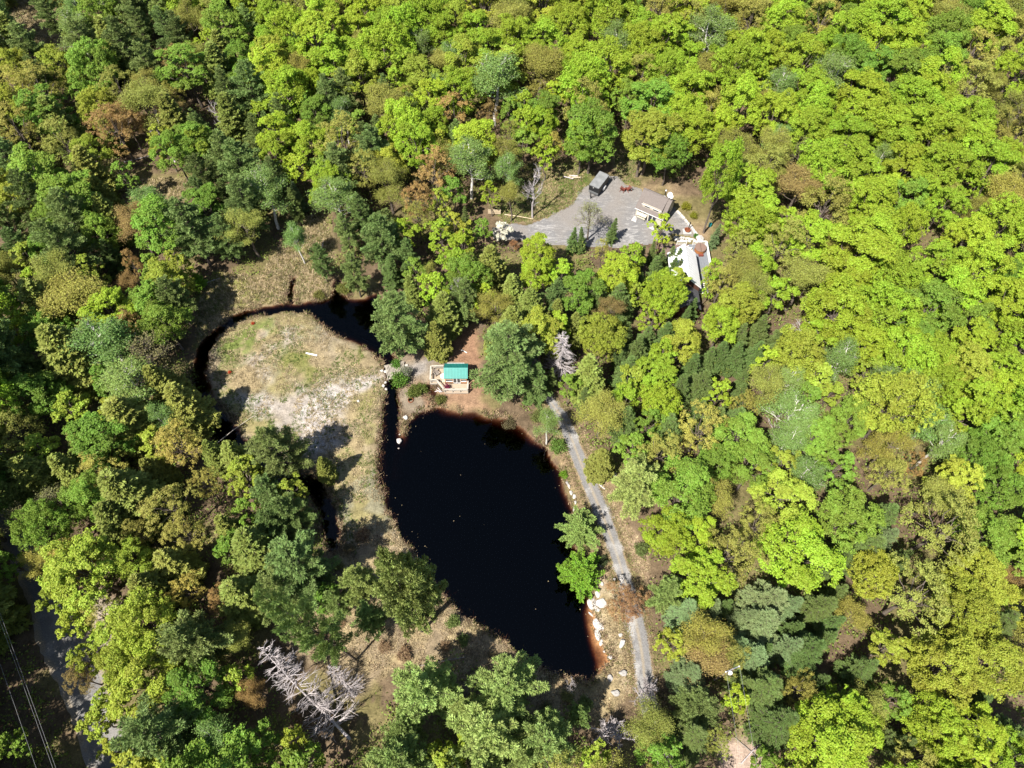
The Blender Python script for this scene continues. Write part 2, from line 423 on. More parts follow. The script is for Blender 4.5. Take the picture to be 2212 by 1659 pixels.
def terrain(x, y):
    x = np.asarray(x, float); y = np.asarray(y, float)
    return 0.09 * np.sin(x * 0.13 + 1.0) * np.sin(y * 0.11) + 0.05 * np.sin(x * 0.31 - y * 0.27)

def water_sd(x, y):
    d = sdist(x, y, POND)
    d = np.minimum(d, pdist(x, y, CHAN, [1.9, 1.8, 1.7, 1.8]))
    d = np.minimum(d, sdist(x, y, POOL))
    d = np.minimum(d, pdist(x, y, RING, RINGW))
    d = np.minimum(d, pdist(x, y, INLET, [1.4, 1.1, 0.5]))
    d = np.minimum(d, pdist(x, y, GULLY, [0.8, 0.5, 0.3]))
    return d + (fbm(x, y, 2.2, 3, 5) - 0.5) * 1.1

WL = -0.32
def axis(lo, hi, a, b, fine, mid, far):
    A = np.arange(a, b + 1e-6, fine)
    L = np.arange(a - mid, lo, -mid)[::-1]; Rr = np.arange(b + mid, hi, mid)
    return np.unique(np.concatenate([[-far], [-far * 0.5], L, A, Rr, [far * 0.5], [far]]))
GX = axis(-140, 140, -60, 30, 0.4, 1.5, 900.0)
GY = axis(-20, 205, 8, 88, 0.4, 1.5, 900.0)
XX, YY = np.meshgrid(GX, GY)
X1, Y1 = XX.ravel(), YY.ravel()
WSD = np.full(X1.shape, 50.0)
near = (X1 > -64) & (X1 < 34) & (Y1 > 5) & (Y1 < 92)
WSD[near] = water_sd(X1[near], Y1[near])
Z0 = terrain(X1, Y1)
dep = np.maximum(-WSD, 0)
# sandy shelves: the foot of the pond by the rock slabs, the drowned bar off the channel, the pool's near side
def blob(pts, w): return 1 - sm(pdist(X1, Y1, [at(*p) for p in pts], [w] * len(pts)), 0, 2.0)
shelf = np.maximum.reduce([1.15 * blob([(1284,1330),(1300,1400),(1310,1430)], 1.6), 0.8 * blob([(868,930),(860,980),(857,1020)], 1.0), 0.7 * blob([(826,880),(822,960),(830,1090)], 0.6), 0.7 * blob([(730,715),(800,750),(822,770)], 1.6), 0.9 * blob([(935,860),(922,832)], 1.5), 0.8 * blob([(432,800),(440,860)], 1.5), 0.8 * blob([(1150,945),(1060,900),(960,884)], 0.6), 0.6 * blob([(1236,1090),(1207,1020)], 0.5)])
depth = (3.4 * (1 - np.exp(-dep / 2.4))) * (1 - 0.74 * np.minimum(shelf, 1.15)) + 0.34 * sm(dep, 0.0, 0.3) * (1 - np.minimum(shelf, 1)) + 0.02
bank = sm(WSD, 0, 1.6)
Z1 = np.where(WSD > 0, (WL + 0.02) * (1 - bank) + np.maximum(Z0, -0.12) * bank, WL - depth)
far_m = (np.abs(X1) > 138) | (Y1 > 203) | (Y1 < -19)
Z1 = np.where(far_m, 0.0, Z1)

# ground colours: litter, dry grass, sand, green grass, bare earth
def tri(a): return np.array(a)[None, :]
n_a = fbm(X1, Y1, 6, 4, 11)[:, None]; n_b = fbm(X1, Y1, 2.5, 4, 23)[:, None]; n_c = fbm(X1, Y1, 14, 3, 31)[:, None]
C = tri((0.100, 0.072, 0.045)) * (0.7 + 0.7 * n_b) + tri((0.02, 0.03, 0.0)) * (n_a > 0.55)
LITTER = C.copy()
def paint(poly, colr, feather=1.6, amt=1.0, wob=3.0, z=0.0):
    global C
    P = world_poly(poly, z); px = [p[0] for p in P]; py = [p[1] for p in P]
    mk = (X1 > min(px) - 6) & (X1 < max(px) + 6) & (Y1 > min(py) - 6) & (Y1 < max(py) + 6)
    s = sdist(X1[mk], Y1[mk], P) + (n_b[mk, 0] - 0.5) * wob
    w = (1 - sm(s, -feather / 2, feather / 2))[:, None] * amt
    col = colr(mk) if callable(colr) else tri(colr) * (0.85 + 0.3 * n_b[mk])
    C[mk] = C[mk] * (1 - w) + col * w
DRY = (0.235, 0.185, 0.105); GREEN = (0.11, 0.14, 0.035); OLIVE = (0.14, 0.14, 0.045); SAND = (0.255, 0.222, 0.19); PALE = (0.32, 0.29, 0.262); EARTH = (0.215, 0.135, 0.085)
def mixn(a, b, n, lo, hi):
    def f(mk):
        t = sm(n[mk], lo, hi); return (tri(a) * (1 - t) + tri(b) * t) * (0.85 + 0.3 * n_b[mk])
    return f
# marsh north of the ring stream
paint([(430,640),(470,590),(560,600),(600,540),(640,470),(690,450),(720,520),(705,600),(760,620),(730,640),(650,650),(560,660),(500,678),(455,710),(425,750)], mixn(OLIVE, (0.21,0.16,0.095), n_a, 0.45, 0.62))
paint([(440,690),(500,665),(560,655),(640,645),(640,655),(560,668),(500,688),(458,718)], DRY, 1.0, 1.0, 1.0)
paint([(255,420),(300,390),(360,385),(415,400),(410,425),(330,432),(270,440)], mixn(OLIVE, DRY, n_a, 0.35, 0.5))
paint([(20,0),(60,-20),(110,0),(120,60),(110,110),(90,110),(50,60)], DRY)
# sandy clearing inside the ring
ISLE = [(445,790),(455,740),(490,700),(560,680),(640,668),(690,700),(740,735),(800,765),(835,795),(838,830),(826,870),(818,940),(815,1000),(825,1080),(860,1150),(900,1220),(860,1260),(760,1200),(720,1100),(690,1030),(560,1000),(500,930),(460,880)]
paint(ISLE, mixn(SAND, DRY, n_b, 0.4, 0.6))
paint(ISLE, mixn(DRY, OLIVE, n_a, 0.4, 0.6), 2.0, 0.5)
paint([(470,740),(520,705),(580,690),(600,700),(560,740),(520,790),(470,800)], mixn(DRY, GREEN, n_b, 0.34, 0.5), 3.0, 0.95)
paint([(600,740),(660,720),(700,760),(720,800),(650,830),(600,810),(560,850),(570,780)], mixn(DRY, OLIVE, n_b, 0.36, 0.5), 4.0, 0.9)
paint([(720,740),(800,765),(830,790),(790,800),(740,790)], mixn(DRY, OLIVE, n_b, 0.35, 0.6), 3.0, 0.9)
paint([(760,850),(830,840),(818,900),(815,1000),(780,950)], mixn(DRY, OLIVE, n_b, 0.4, 0.62), 3.0, 0.9)
paint([(545,780),(580,720),(620,705),(660,720),(620,745),(590,790),(600,830),(560,840)], mixn((0.33,0.29,0.26), DRY, n_b, 0.45, 0.7), 4.0, 0.7)
paint([(520,860),(600,850),(700,830),(840,806),(842,818),(770,840),(745,900),(720,960),(660,985),(580,900)], mixn(PALE, SAND, n_b, 0.42, 0.62), 3.0, 0.95)
paint([(640,880),(700,860),(770,830),(838,812),(760,860),(720,900),(690,960),(650,930)], (0.40,0.365,0.345), 2.5, 0.75)
# cabin yard, pond banks
paint([(850,775),(900,760),(935,775),(945,740),(990,700),(1030,700),(1040,860),(1060,890),(960,880),(900,895),(860,880),(855,830)], mixn((0.185,0.15,0.11), EARTH, n_a, 0.4, 0.55), 2.0)
paint([(985,720),(1030,720),(1035,830),(1012,840),(1010,780),(985,780)], (0.22,0.13,0.082), 1.5)
paint([(880,790),(930,770),(925,800),(900,815)], (0.22,0.2,0.185), 1.5, 0.9)
paint([(700,1180),(860,1180),(905,1225),(940,1275),(985,1325),(1030,1360),(1110,1415),(1195,1462),(1275,1486),(1315,1440),(1300,1380),(1290,1320),(1270,1290),(1290,1240),(1330,1260),(1360,1330),(1370,1420),(1360,1500),(1300,1560),(1150,1540),(1000,1480),(880,1440),(760,1500),(640,1400),(620,1330),(760,1280)], mixn((0.20,0.155,0.10), DRY, n_b, 0.4, 0.58), 2.0)
paint([(1270,1230),(1330,1240),(1365,1300),(1395,1420),(1390,1480),(1300,1490),(1310,1420),(1285,1330)], mixn((0.29,0.235,0.155), DRY, n_b, 0.4, 0.6), 2.0)
# driveway verges
paint([(1180,880),(1215,870),(1260,930),(1300,1010),(1340,1100),(1370,1140),(1400,1200),(1410,1260),(1300,1250),(1270,1150),(1215,1010),(1190,940)], mixn((0.26,0.19,0.125), (0.21,0.15,0.09), n_a, 0.4, 0.6), 2.0)
# gravel yard surrounds
paint([(1060,440),(1130,400),(1150,350),(1200,350),(1270,370),(1265,400),(1240,440),(1180,475),(1090,485)], mixn((0.10,0.12,0.035), (0.235,0.185,0.105), n_b, 0.42, 0.56), 2.0)
paint([(1330,330),(1370,330),(1375,380),(1390,405),(1350,400),(1330,385)], mixn((0.13,0.145,0.05), (0.22,0.165,0.11), n_a, 0.4, 0.6), 2.0)
paint([(1370,395),(1460,400),(1500,450),(1540,480),(1530,540),(1440,540),(1420,500),(1370,430)], mixn((0.2,0.145,0.09), (0.155,0.13,0.06), n_a, 0.4, 0.6), 2.0)
paint([(1560,1600),(1600,1585),(1650,1600),(1660,1680),(1560,1690)], (0.33,0.25,0.2), 1.5)
paint([(180,1280),(260,1290),(250,1400),(190,1430)], (0.30,0.25,0.2), 1.5)
# sediment under the water and the damp margin
und = (WSD < 0.0)[:, None]
C = np.where(und, tri((0.17, 0.105, 0.06)) * (0.7 + 0.6 * n_b), C)
C = np.where(und & (shelf[:, None] > 0.3) & (X1[:, None] > 5) & (Y1[:, None] < 30), tri((0.40, 0.24, 0.11)) * (0.6 + 0.8 * n_b), C)
damp = ((1 - sm(WSD, 0.0, 0.55)) * (WSD >= 0))[:, None] * 0.55
C = C * (1 - damp) + tri((0.10, 0.06, 0.04)) * damp

nx, ny = len(GX), len(GY)
I = (np.arange(ny - 1)[:, None] * nx + np.arange(nx - 1)[None, :]).ravel()
gq = np.stack([I, I + 1, I + nx + 1, I + nx], 1)
g_me = np_mesh('ground', np.stack([X1, Y1, Z1], 1), gq, 'ground', col=np.clip(C, 0.01, 0.8), smooth=True)
tag(link('ground', g_me), kind='structure')
C_GRID = C.reshape(ny, nx, 3); Z_GRID = Z1.reshape(ny, nx); W_GRID = WSD.reshape(ny, nx)
def gidx(x, y):
    i = np.clip(np.searchsorted(GX, x) - 1, 0, nx - 2); j = np.clip(np.searchsorted(GY, y) - 1, 0, ny - 2); return i, j
def gz(x, y):
    """height of the ground sheet"""
    x = np.asarray(x, float); y = np.asarray(y, float); i, j = gidx(x, y)
    tx = (x - GX[i]) / (GX[i + 1] - GX[i]); ty = (y - GY[j]) / (GY[j + 1] - GY[j])
    return (Z_GRID[j, i] * (1 - tx) + Z_GRID[j, i + 1] * tx) * (1 - ty) + (Z_GRID[j + 1, i] * (1 - tx) + Z_GRID[j + 1, i + 1] * tx) * ty
def gw(x, y):
    i, j = gidx(np.asarray(x, float), np.asarray(y, float)); return W_GRID[j, i]
def gp(u, v, dz=0.0):
    p = at(u, v, 0.0); p.z = float(gz(p.x, p.y)) + dz; return p

w = MB(); w.box((-15.5, 47, WL - 2.6), (90, 79, 5.2)); wo_ = w.build('pond_water', 'water'); tag(wo_, kind='structure')

# ------------------------------------------------------------------ lanes and yard
LANES = {}
def lane(name, pts, mat, lift, nacross=8, step=0.8, wob=0.25):
    P = [(gp(u, v), wd) for u, v, wd in pts]
    S = []
    for i in range(len(P) - 1):
        p0 = P[max(i - 1, 0)][0]; p1 = P[i][0]; p2 = P[i + 1][0]; p3 = P[min(i + 2, len(P) - 1)][0]
        n = max(2, int((p2 - p1).length / step))
        for k in range(n):
            t = k / n
            q = 0.5 * ((2 * p1) + (p2 - p0) * t + (2 * p0 - 5 * p1 + 4 * p2 - p3) * t * t + (3 * p1 - p0 - 3 * p2 + p3) * t ** 3)
            S.append((q, P[i][1] * (1 - t) + P[i + 1][1] * t))
    V = []; A = []
    for i, (q, wd) in enumerate(S):
        d = (S[min(i + 1, len(S) - 1)][0] - S[max(i - 1, 0)][0]); d.z = 0; d.normalize(); nrm = Vector((d.y, -d.x, 0))
        wl = wd / 2 + random.uniform(-wob, wob) * 0.5 + 0.22 * math.sin(i * 0.37) ; wr = wd / 2 + random.uniform(-wob, wob) * 0.5 + 0.22 * math.sin(i * 0.29 + 2)
        for k in range(nacross + 1):
            s = -1 + 2 * k / nacross
            p = q + nrm * (s * (wr if s > 0 else wl))
            edge = 0.02 if abs(s) > 0.99 else 0.0
            V.append((p.x, p.y, float(gz(p.x, p.y)) + lift - edge)); A.append(s)
    m = nacross + 1; F = []
    for i in range(len(S) - 1):
        for k in range(nacross):
            F.append((i * m + k, i * m + k + 1, (i + 1) * m + k + 1, (i + 1) * m + k))
    me = bpy.data.meshes.new(name); me.from_pydata(V, [], F); me.update()
    a = me.attributes.new('across', 'FLOAT', 'POINT'); a.data.foreach_set('value', A)
    me.materials.append(M[mat]); o = link(name, me); tag(o, kind='structure'); LANES[name] = S; return o
lane('driveway', [(1440,1660,3.4),(1412,1560,3.2),(1394,1480,3.1),(1386,1410,3.0),(1372,1340,2.9),(1352,1262,2.8),(1330,1190,2.8),(1302,1115,2.9),(1275,1050,3.1),(1252,992,3.2),(1234,945,2.8),(1216,905,2.6),(1196,878,2.3),(1180,850,2.1),(1160,790,2.2),(1125,700,2.4),(1075,600,2.6),(1060,540,2.8)], 'lane', 0.045)
lane('road', [(-160,820,5.5),(-60,960,5.5),(20,1090,5.5),(85,1240,5.5),(140,1390,5.5),(200,1530,5.5),(260,1690,5.5),(300,1800,5.5)], 'road', 0.05, wob=0.4)

YARD = [(1060,500),(1075,487),(1097,484),(1137,481),(1187,470),(1221,450),(1244,432),(1261,402),(1287,387),(1310,378),(1337,384),(1354,398),(1378,408),(1388,418),(1455,448),(1466,458),(1482,478),(1494,492),(1502,505),(1498,512),(1460,510),(1425,520),(1380,532),(1300,536),(1200,530),(1120,522),(1070,520)]
def yard():
    P = world_poly(YARD); px = [p[0] for p in P]; py = [p[1] for p in P]; st = 0.25
    gx = np.arange(min(px) - 1, max(px) + 1, st); gy = np.arange(min(py) - 1, max(py) + 1, st)
    A, B = np.meshgrid(gx, gy); s = sdist(A.ravel(), B.ravel(), P) + (fbm(A.ravel(), B.ravel(), 2.5, 4, 77) - 0.5) * 2.0
    keep = s < 0; n = len(gx); m = len(gy); ins = keep.reshape(m, n)
    zz = gz(A.ravel(), B.ravel()) + 0.06 - 0.04 * (s > -0.3)
    V = np.stack([A.ravel(), B.ravel(), zz], 1)
    full = ins[:-1, :-1] & ins[:-1, 1:] & ins[1:, :-1] & ins[1:, 1:]; jj, ii = np.nonzero(full); a = jj * n + ii
    F = np.stack([a, a + 1, a + n + 1, a + n], 1)
    F = np.array(F); used = np.unique(F); mp = -np.ones(len(V), int); mp[used] = np.arange(len(used))
    me = np_mesh('gravel_yard', V[used], mp[F], 'gravel', smooth=True); tag(link('gravel_yard', me), kind='structure')
yard()
# ------------------------------------------------------------------ tree prototypes
def unit(a): return a / (np.linalg.norm(a, axis=-1, keepdims=True) + 1e-9)
def rdir(n, r): return unit(r.normal(size=(n, 3)))

def leaf_quads(c, nrm, size, r, asp=0.7, along=None):
    """diamond leaves at c facing nrm; along fixes the long axis"""
    n = len(c); nrm = unit(nrm)
    ref = rdir(n, r) if along is None else unit(along)
    t = unit(np.cross(nrm, ref)) if along is None else ref
    b = unit(np.cross(nrm, t))
    s = size[:, None]
    V = np.stack([c - t * s * 0.5, c + b * s * 0.5 * asp, c + t * s * 0.5, c - b * s * 0.5 * asp], 1).reshape(-1, 3)
    return V

def leaf_mesh(name, V, mat, r, tint=None):
    n = len(V) // 4; F = np.arange(n * 4).reshape(n, 4)
    if tint is None: tint = r.random(n)
    return np_mesh(name, V, F, mat, tint=np.clip(tint, 0, 1))

def wood_mesh(name, parts, mat):
    m = MB()
    for pts, rad, n in parts: m.tube(pts, rad, n, cap=False)
    me = bpy.data.meshes.new(name); me.from_pydata(m.v, [], m.f); me.update()
    me.polygons.foreach_set('use_smooth', [True] * len(me.polygons))
    me.materials.append(M[mat]); return me

def curve_pts(a, b, sag, n, r, wob=0.0):
    a = np.array(a, float); b = np.array(b, float); t = np.linspace(0, 1, n)[:, None]
    p = a * (1 - t) + b * t; p[:, 2] += (sag * 4 * t * (1 - t))[:, 0]
    if wob: p[1:-1] += r.normal(size=(n - 2, 3)) * wob
    return p

def make_broad(seed, R=5.0, H=14.0, nb=15, ncl=30, nl=42, leaf=0.26, bark='bark', flat=0.36, open_=0.0, trunk_r=0.24):
    r = np.random.default_rng(seed); zc = 0.64 * H; rz = flat * H
    d = rdir(nb * 3, r); d = d[d[:, 2] > -0.45][:nb]
    # spread the boughs evenly
    for _ in range(30):
        for i in range(len(d)):
            df = d[i] - d; q = (df ** 2).sum(1); q[i] = 9; d[i] += 0.05 * (df / (q[:, None] + 0.05)).sum(0) / len(d) * 4
        d = unit(d); d[:, 2] = np.maximum(d[:, 2], -0.5)
    rad = np.array([R, R, rz]); stretch = r.uniform(0.42, 0.82, len(d))[:, None]
    bc = d * rad * stretch + np.array([0, 0, zc]); br = r.uniform(0.22, 0.46, len(d)) * R
    bc = np.vstack([bc, [[0, 0, zc + rz * 0.55]]]); br = np.append(br, 0.4 * R)
    Vs = []; T = []
    for b, rb in zip(bc, br):
        out = unit((b - np.array([0, 0, zc - 0.2 * H]))[None])[0]
        dd = unit(rdir(ncl, r) + out * 0.55 + np.array([0, 0, 0.35])); bt = r.uniform(-0.2, 0.2)
        cp = b + dd * rb * r.uniform(0.55, 1.0, (ncl, 1)) * np.array([1, 1, 0.8])
        for c, cd in zip(cp, dd):
            if r.random() < open_: continue
            rc = r.uniform(0.08, 0.15) * R
            e = unit(rdir(nl, r) + cd * 0.5 + np.array([0, 0, 0.3]))
            p = c + e * rc * r.uniform(0.35, 1.05, (nl, 1)) * np.array([1, 1, 0.7])
            nm = e * 0.5 + np.array([0, 0, 0.55]) + r.normal(size=(nl, 3)) * 0.42
            Vs.append(leaf_quads(p, nm, leaf * r.uniform(0.6, 1.25, nl), r)); T.append(0.5 + bt + r.uniform(-0.14, 0.14) + r.normal(size=nl) * 0.17)
    crown = leaf_mesh('crown', np.concatenate(Vs), 'leaf', r, np.concatenate(T))
    top = np.array([r.normal() * 0.3, r.normal() * 0.3, zc + 0.1 * rz])
    parts = [(curve_pts((0, 0, -0.3), top, 0, 6, r, 0.12), [trunk_r * 1.25, trunk_r, trunk_r * 0.85, trunk_r * 0.7, trunk_r * 0.5, trunk_r * 0.3], 7)]
    for b in bc:
        s = r.uniform(0.42, 0.8); st = np.array([0, 0, 0.0]) * (1 - s) + top * s
        parts.append((curve_pts(st, b * 0.9 + st * 0.1, 0.35, 5, r, 0.15), np.linspace(trunk_r * 0.45, 0.04, 5), 5))
    return wood_mesh('trunk', parts, bark), crown, R, H

def grow(r, p, d, L, rad, lev, parts, tips, spread=0.6, up=0.15, nseg=4, kids=(3, 5), shrink=0.62):
    pts = [np.array(p)]; dd = np.array(d)
    for i in range(nseg):
        dd = unit((dd + r.normal(size=3) * 0.13 + np.array([0, 0, up * 0.3]))[None])[0]; pts.append(pts[-1] + dd * L / nseg)
    n = 5 if rad > 0.08 else (4 if rad > 0.03 else 3)
    parts.append((np.array(pts), np.linspace(rad, rad * 0.45, nseg + 1), n))
    if lev == 0:
        tips.append((pts[-1], dd)); tips.append((pts[-2], dd)); return
    for k in range(r.integers(*kids) + 1):
        t = r.uniform(0.35, 1.0); i = min(int(t * nseg), nseg - 1); q = pts[i] + (pts[i + 1] - pts[i]) * (t * nseg - i)
        nd = unit((dd + rdir(1, r)[0] * spread * 1.3 + np.array([0, 0, up]))[None])[0]
        grow(r, q, nd, L * shrink * r.uniform(0.75, 1.1), rad * 0.5, lev - 1, parts, tips, spread, up, 3, kids, shrink)

def make_budding(seed, R=5.0, H=14.0, per=16, leaf=0.2, bark='bark', dens=1.0):
    """tree just breaking leaf: fine branching shows between small leaves"""
    r = np.random.default_rng(seed); parts = []; tips = []
    tr = 0.2; th = 0.42 * H
    parts.append((curve_pts((0, 0, -0.3), (r.normal() * .3, r.normal() * .3, 0.8 * H), 0, 6, r, 0.15), np.linspace(tr * 1.2, 0.06, 6), 7))
    for k in range(15):
        z = r.uniform(0.34, 0.74) * H; a = k * 2.4 + r.normal() * 0.3; el = 0.35 + 0.9 * (z / H - 0.3)
        d = np.array([math.cos(a), math.sin(a), el * 1.5]); d /= np.linalg.norm(d)
        L = R * (0.82 - 0.35 * max(0, z / H - 0.5) / 0.3)
        grow(r, (0, 0, z), d, L * 0.7, 0.075, 2, parts, tips, 0.62, 0.22, 4, (3, 5), 0.6)
    P = np.array([t[0] for t in tips]); D = np.array([t[1] for t in tips]); n = len(P)
    lump = 0.5 + 0.5 * np.sin(P[:, 0] * 1.7 + seed) * np.sin(P[:, 1] * 1.5 - seed) + 0.35 * np.sin(P[:, 2] * 2.1)
    keep = r.random(n) < dens * np.clip(0.45 + 0.9 * lump, 0.25, 1); P = P[keep]; D = D[keep]; n = len(P); tb = np.repeat(r.uniform(-0.15, 0.15, n), per)
    P2 = np.repeat(P, per, 0) + r.normal(size=(n * per, 3)) * np.array([0.36, 0.36, 0.24]); D2 = np.repeat(D, per, 0)
    nm = D2 * 0.3 + np.array([0, 0, 0.5]) + r.normal(size=P2.shape) * 0.6
    V = leaf_quads(P2, nm, leaf * r.uniform(0.6, 1.3, len(P2)), r)
    crown = leaf_mesh('crown', V, 'leaf', r, 0.5 + 1.5 * tb + r.normal(size=len(P2)) * 0.22)
    return wood_mesh('trunk', parts, bark), crown, R, H

def make_bare(seed, R=4.0, H=10.0, bark='deadwood', stems=1, lev=3, low=0.25, nlimb=12):
    r = np.random.default_rng(seed); parts = []; tips = []
    for s in range(stems):
        o = r.normal(size=2) * (0.25 if stems > 1 else 0); tip = np.array([o[0] * 4 + r.normal() * 0.3, o[1] * 4 + r.normal() * 0.3, H * r.uniform(0.8, 0.95)])
        parts.append((curve_pts((o[0], o[1], -0.3), tip, 0, 7, r, 0.15), np.linspace(0.2 / math.sqrt(stems), 0.03, 7), 7))
        for k in range(nlimb):
            t = r.uniform(low, 0.95); a = k * 2.4 + r.normal() * 0.4; p = np.array([o[0], o[1], 0]) * (1 - t) + tip * t
            d = np.array([math.cos(a), math.sin(a), r.uniform(0.3, 1.1)]); d /= np.linalg.norm(d)
            grow(r, p, d, R * 0.62 * (1.15 - 0.6 * t), 0.075, lev - 1, parts, tips, 0.6, 0.18, 4, (3, 5), 0.62)
    h = len(parts) // 5 + 1
    return wood_mesh('trunk', parts[:1] if stems == 1 else parts[:1], bark), wood_mesh('branches', parts[1:], bark), R, H

def make_dead_conifer(seed, R=3.0, H=13.0):
    r = np.random.default_rng(seed); parts = []; tips = []
    tr = [(curve_pts((0, 0, -0.3), (r.normal() * .2, r.normal() * .2, H), 0, 6, r, 0.06), np.linspace(0.19, 0.025, 6), 7)]
    for k in range(150):
        t = r.uniform(0.12, 0.98); L = R * (0.25 + 0.75 * (1 - t) ** 0.7) * r.uniform(0.55, 1.05); a = r.uniform(0, 6.283)
        d = np.array([math.cos(a), math.sin(a), r.uniform(-0.2, 0.25)]); d /= np.linalg.norm(d)
        grow(r, (0, 0, t * H), d, L, 0.045, 1, parts, tips, 0.45, 0.0, 4, (5, 9), 0.42)
    return wood_mesh('trunk', tr, 'deadwood'), wood_mesh('branches', parts, 'deadwood'), R, H

def make_conifer(seed, kind, R, H):
    """kind: pine (plumed whorls), hemlock (feathery, drooping), spruce (tight cone), larch (soft upswept sprays)"""
    r = np.random.default_rng(seed); parts = []; C_ = []; D_ = []; S_ = []; T_ = []; Nn = []
    K = dict(pine=dict(w=14, b=6, z0=0.26, p=0.58, el=(0.02, 0.65), sag=-0.10, tuft=14, ln=0.40, wd=0.24, step=0.27, side=0.27),
             hemlock=dict(w=26, b=8, z0=0.10, p=0.75, el=(-0.22, 0.35), sag=0.16, tuft=9, ln=0.36, wd=0.42, step=0.27, side=0.36),
             spruce=dict(w=17, b=7, z0=0.05, p=0.9, el=(-0.2, 0.5), sag=0.06, tuft=11, ln=0.30, wd=0.30, step=0.22, side=0.30),
             larch=dict(w=13, b=7, z0=0.10, p=0.55, el=(0.2, 0.95), sag=0.0, tuft=10, ln=0.22, wd=0.4, step=0.17, side=0.2))[kind]
    lean = r.normal(size=2) * 0.02 * H
    def axis_pt(t): return np.array([lean[0] * t * t, lean[1] * t * t, t * H])
    parts.append((np.array([axis_pt(t) for t in np.linspace(-0.02, 1, 8)]), np.linspace(0.05 * R + 0.05, 0.015, 8), 7))
    scale = R / 4.5 if kind == 'pine' else R / 3.2
    for w_ in range(K['w']):
        t = K['z0'] + (0.985 - K['z0']) * (w_ + r.uniform(-0.3, 0.3)) / (K['w'] - 1); t = min(max(t, K['z0']), 0.99)
        q = (t - K['z0']) / (1 - K['z0'])
        prof = (1 - q) ** K['p'] * (0.62 + 0.38 * min(1, q / 0.25))
        a0 = r.uniform(0, 6.283)
        for b in range(K['b']):
            if kind == 'pine' and r.random() < 0.10: continue
            a = a0 + 6.283 * b / K['b'] + r.normal() * 0.22
            L = R * prof * r.uniform(*{'pine': (0.5, 1.2), 'larch': (0.45, 1.25), 'spruce': (0.5, 1.2)}.get(kind, (0.6, 1.15))) + 0.10 * R * 0.6
            el = K['el'][0] + (K['el'][1] - K['el'][0]) * q + r.normal() * 0.08
            d = np.array([math.cos(a) * math.cos(el), math.sin(a) * math.cos(el), math.sin(el)])
            p0 = axis_pt(t); n = 5; tt = np.linspace(0, 1, n)[:, None]
            pts = p0 + d * L * tt; pts[:, 2] += (K['sag'] * -1 * L * (tt ** 2))[:, 0] if kind != 'pine' else (0.14 * L * tt ** 2)[:, 0]
            parts.append((pts, np.linspace(0.018 * R * (1 - q) + 0.02, 0.012, n), 4))
            side = np.cross(d, [0, 0, 1.0]); side /= np.linalg.norm(side)
            m = max(2, int(L * 0.8 / (K['step'] * scale))); bt = r.uniform(-0.16, 0.16)
            for k in range(m):
                f = 0.22 + 0.78 * (k + r.random() * 0.6) / m; f = min(f, 1.0)
                base = p0 + d * L * f; base[2] += (-K['sag'] * L * f * f) if kind != 'pine' else 0.14 * L * f * f
                lat = K['side'] * L * (1 - f * 0.75) * (0.55 + 0.45 * (f > 0.3))
                for sgn in ((-1, 1) if lat > 0.25 * scale else (r.choice([-1, 1]),)):
                    nsub = max(1, int(lat / (K['step'] * scale * 1.15)))
                    for j in range(nsub):
                        g = (j + 0.6 + r.random() * 0.5) / nsub * lat
                        sd = unit((d * 0.75 + side * sgn + np.array([0, 0, 0.12 if kind in ('pine', 'larch') else -0.12]))[None])[0]
                        C_.append(base + sd * g); D_.append(sd); T_.append(bt)
                C_.append(base); D_.append(d); T_.append(bt)
            C_.append(p0 + d * L); D_.append(d); T_.append(bt + 0.1)
    C_ = np.array(C_); D_ = np.array(D_); T_ = np.array(T_); n = len(C_); k = K['tuft']
    C2 = np.repeat(C_, k, 0); D2 = np.repeat(D_, k, 0); N_ = n * k
    rd = rdir(N_, r)
    if kind == 'pine': dirs = unit(D2 * 0.75 + rd * 0.8 + np.array([0, 0, 0.3]))
    elif kind == 'larch': dirs = unit(D2 * 0.6 + rd * 0.9 + np.array([0, 0, 0.25]))
    else: dirs = unit(D2 * 0.9 + rd * np.array([0.8, 0.8, 0.35]) + np.array([0, 0, -0.05]))
    ln = K['ln'] * scale * r.uniform(0.7, 1.3, N_)
    cen = C2 + dirs * ln[:, None] * 0.5 + rd * 0.05
    nm = np.cross(dirs, rdir(N_, r)) + np.array([0, 0, 0.5 if kind == 'pine' else 1.0])
    nm = nm - dirs * (nm * dirs).sum(1, keepdims=True)
    V = leaf_quads(cen, nm, ln, r, asp=K['wd'], along=dirs)
    crown = leaf_mesh('crown', V, 'needle', r, 0.5 + np.repeat(T_, k) + r.normal(size=N_) * 0.16)
    return wood_mesh('trunk', parts, 'pinebark'), crown, R, H

def make_shrub(seed, R=1.2, H=1.8, n=1500, leaf=0.16):
    r = np.random.default_rng(seed); parts = []; tips = []
    for k in range(12):
        a = k * 2.4; d = np.array([math.cos(a) * 0.6, math.sin(a) * 0.6, 1.0]); d /= np.linalg.norm(d)
        grow(r, (0.1 * math.cos(a), 0.1 * math.sin(a), -0.1), d, H * 0.55, 0.025, 1, parts, tips, 0.6, 0.15, 3, (3, 5), 0.6)
    P = np.array([t[0] for t in tips]); P = P[r.integers(0, len(P), n)] + r.normal(size=(n, 3)) * 0.2; P[:, 2] = np.maximum(P[:, 2], 0.1)
    V = leaf_quads(P, np.array([0, 0, .5]) + r.normal(size=P.shape) * 0.6, leaf * r.uniform(0.6, 1.4, n), r)
    return wood_mesh('stems', parts, 'bark'), leaf_mesh('leaves', V, 'leaf', r), R, H

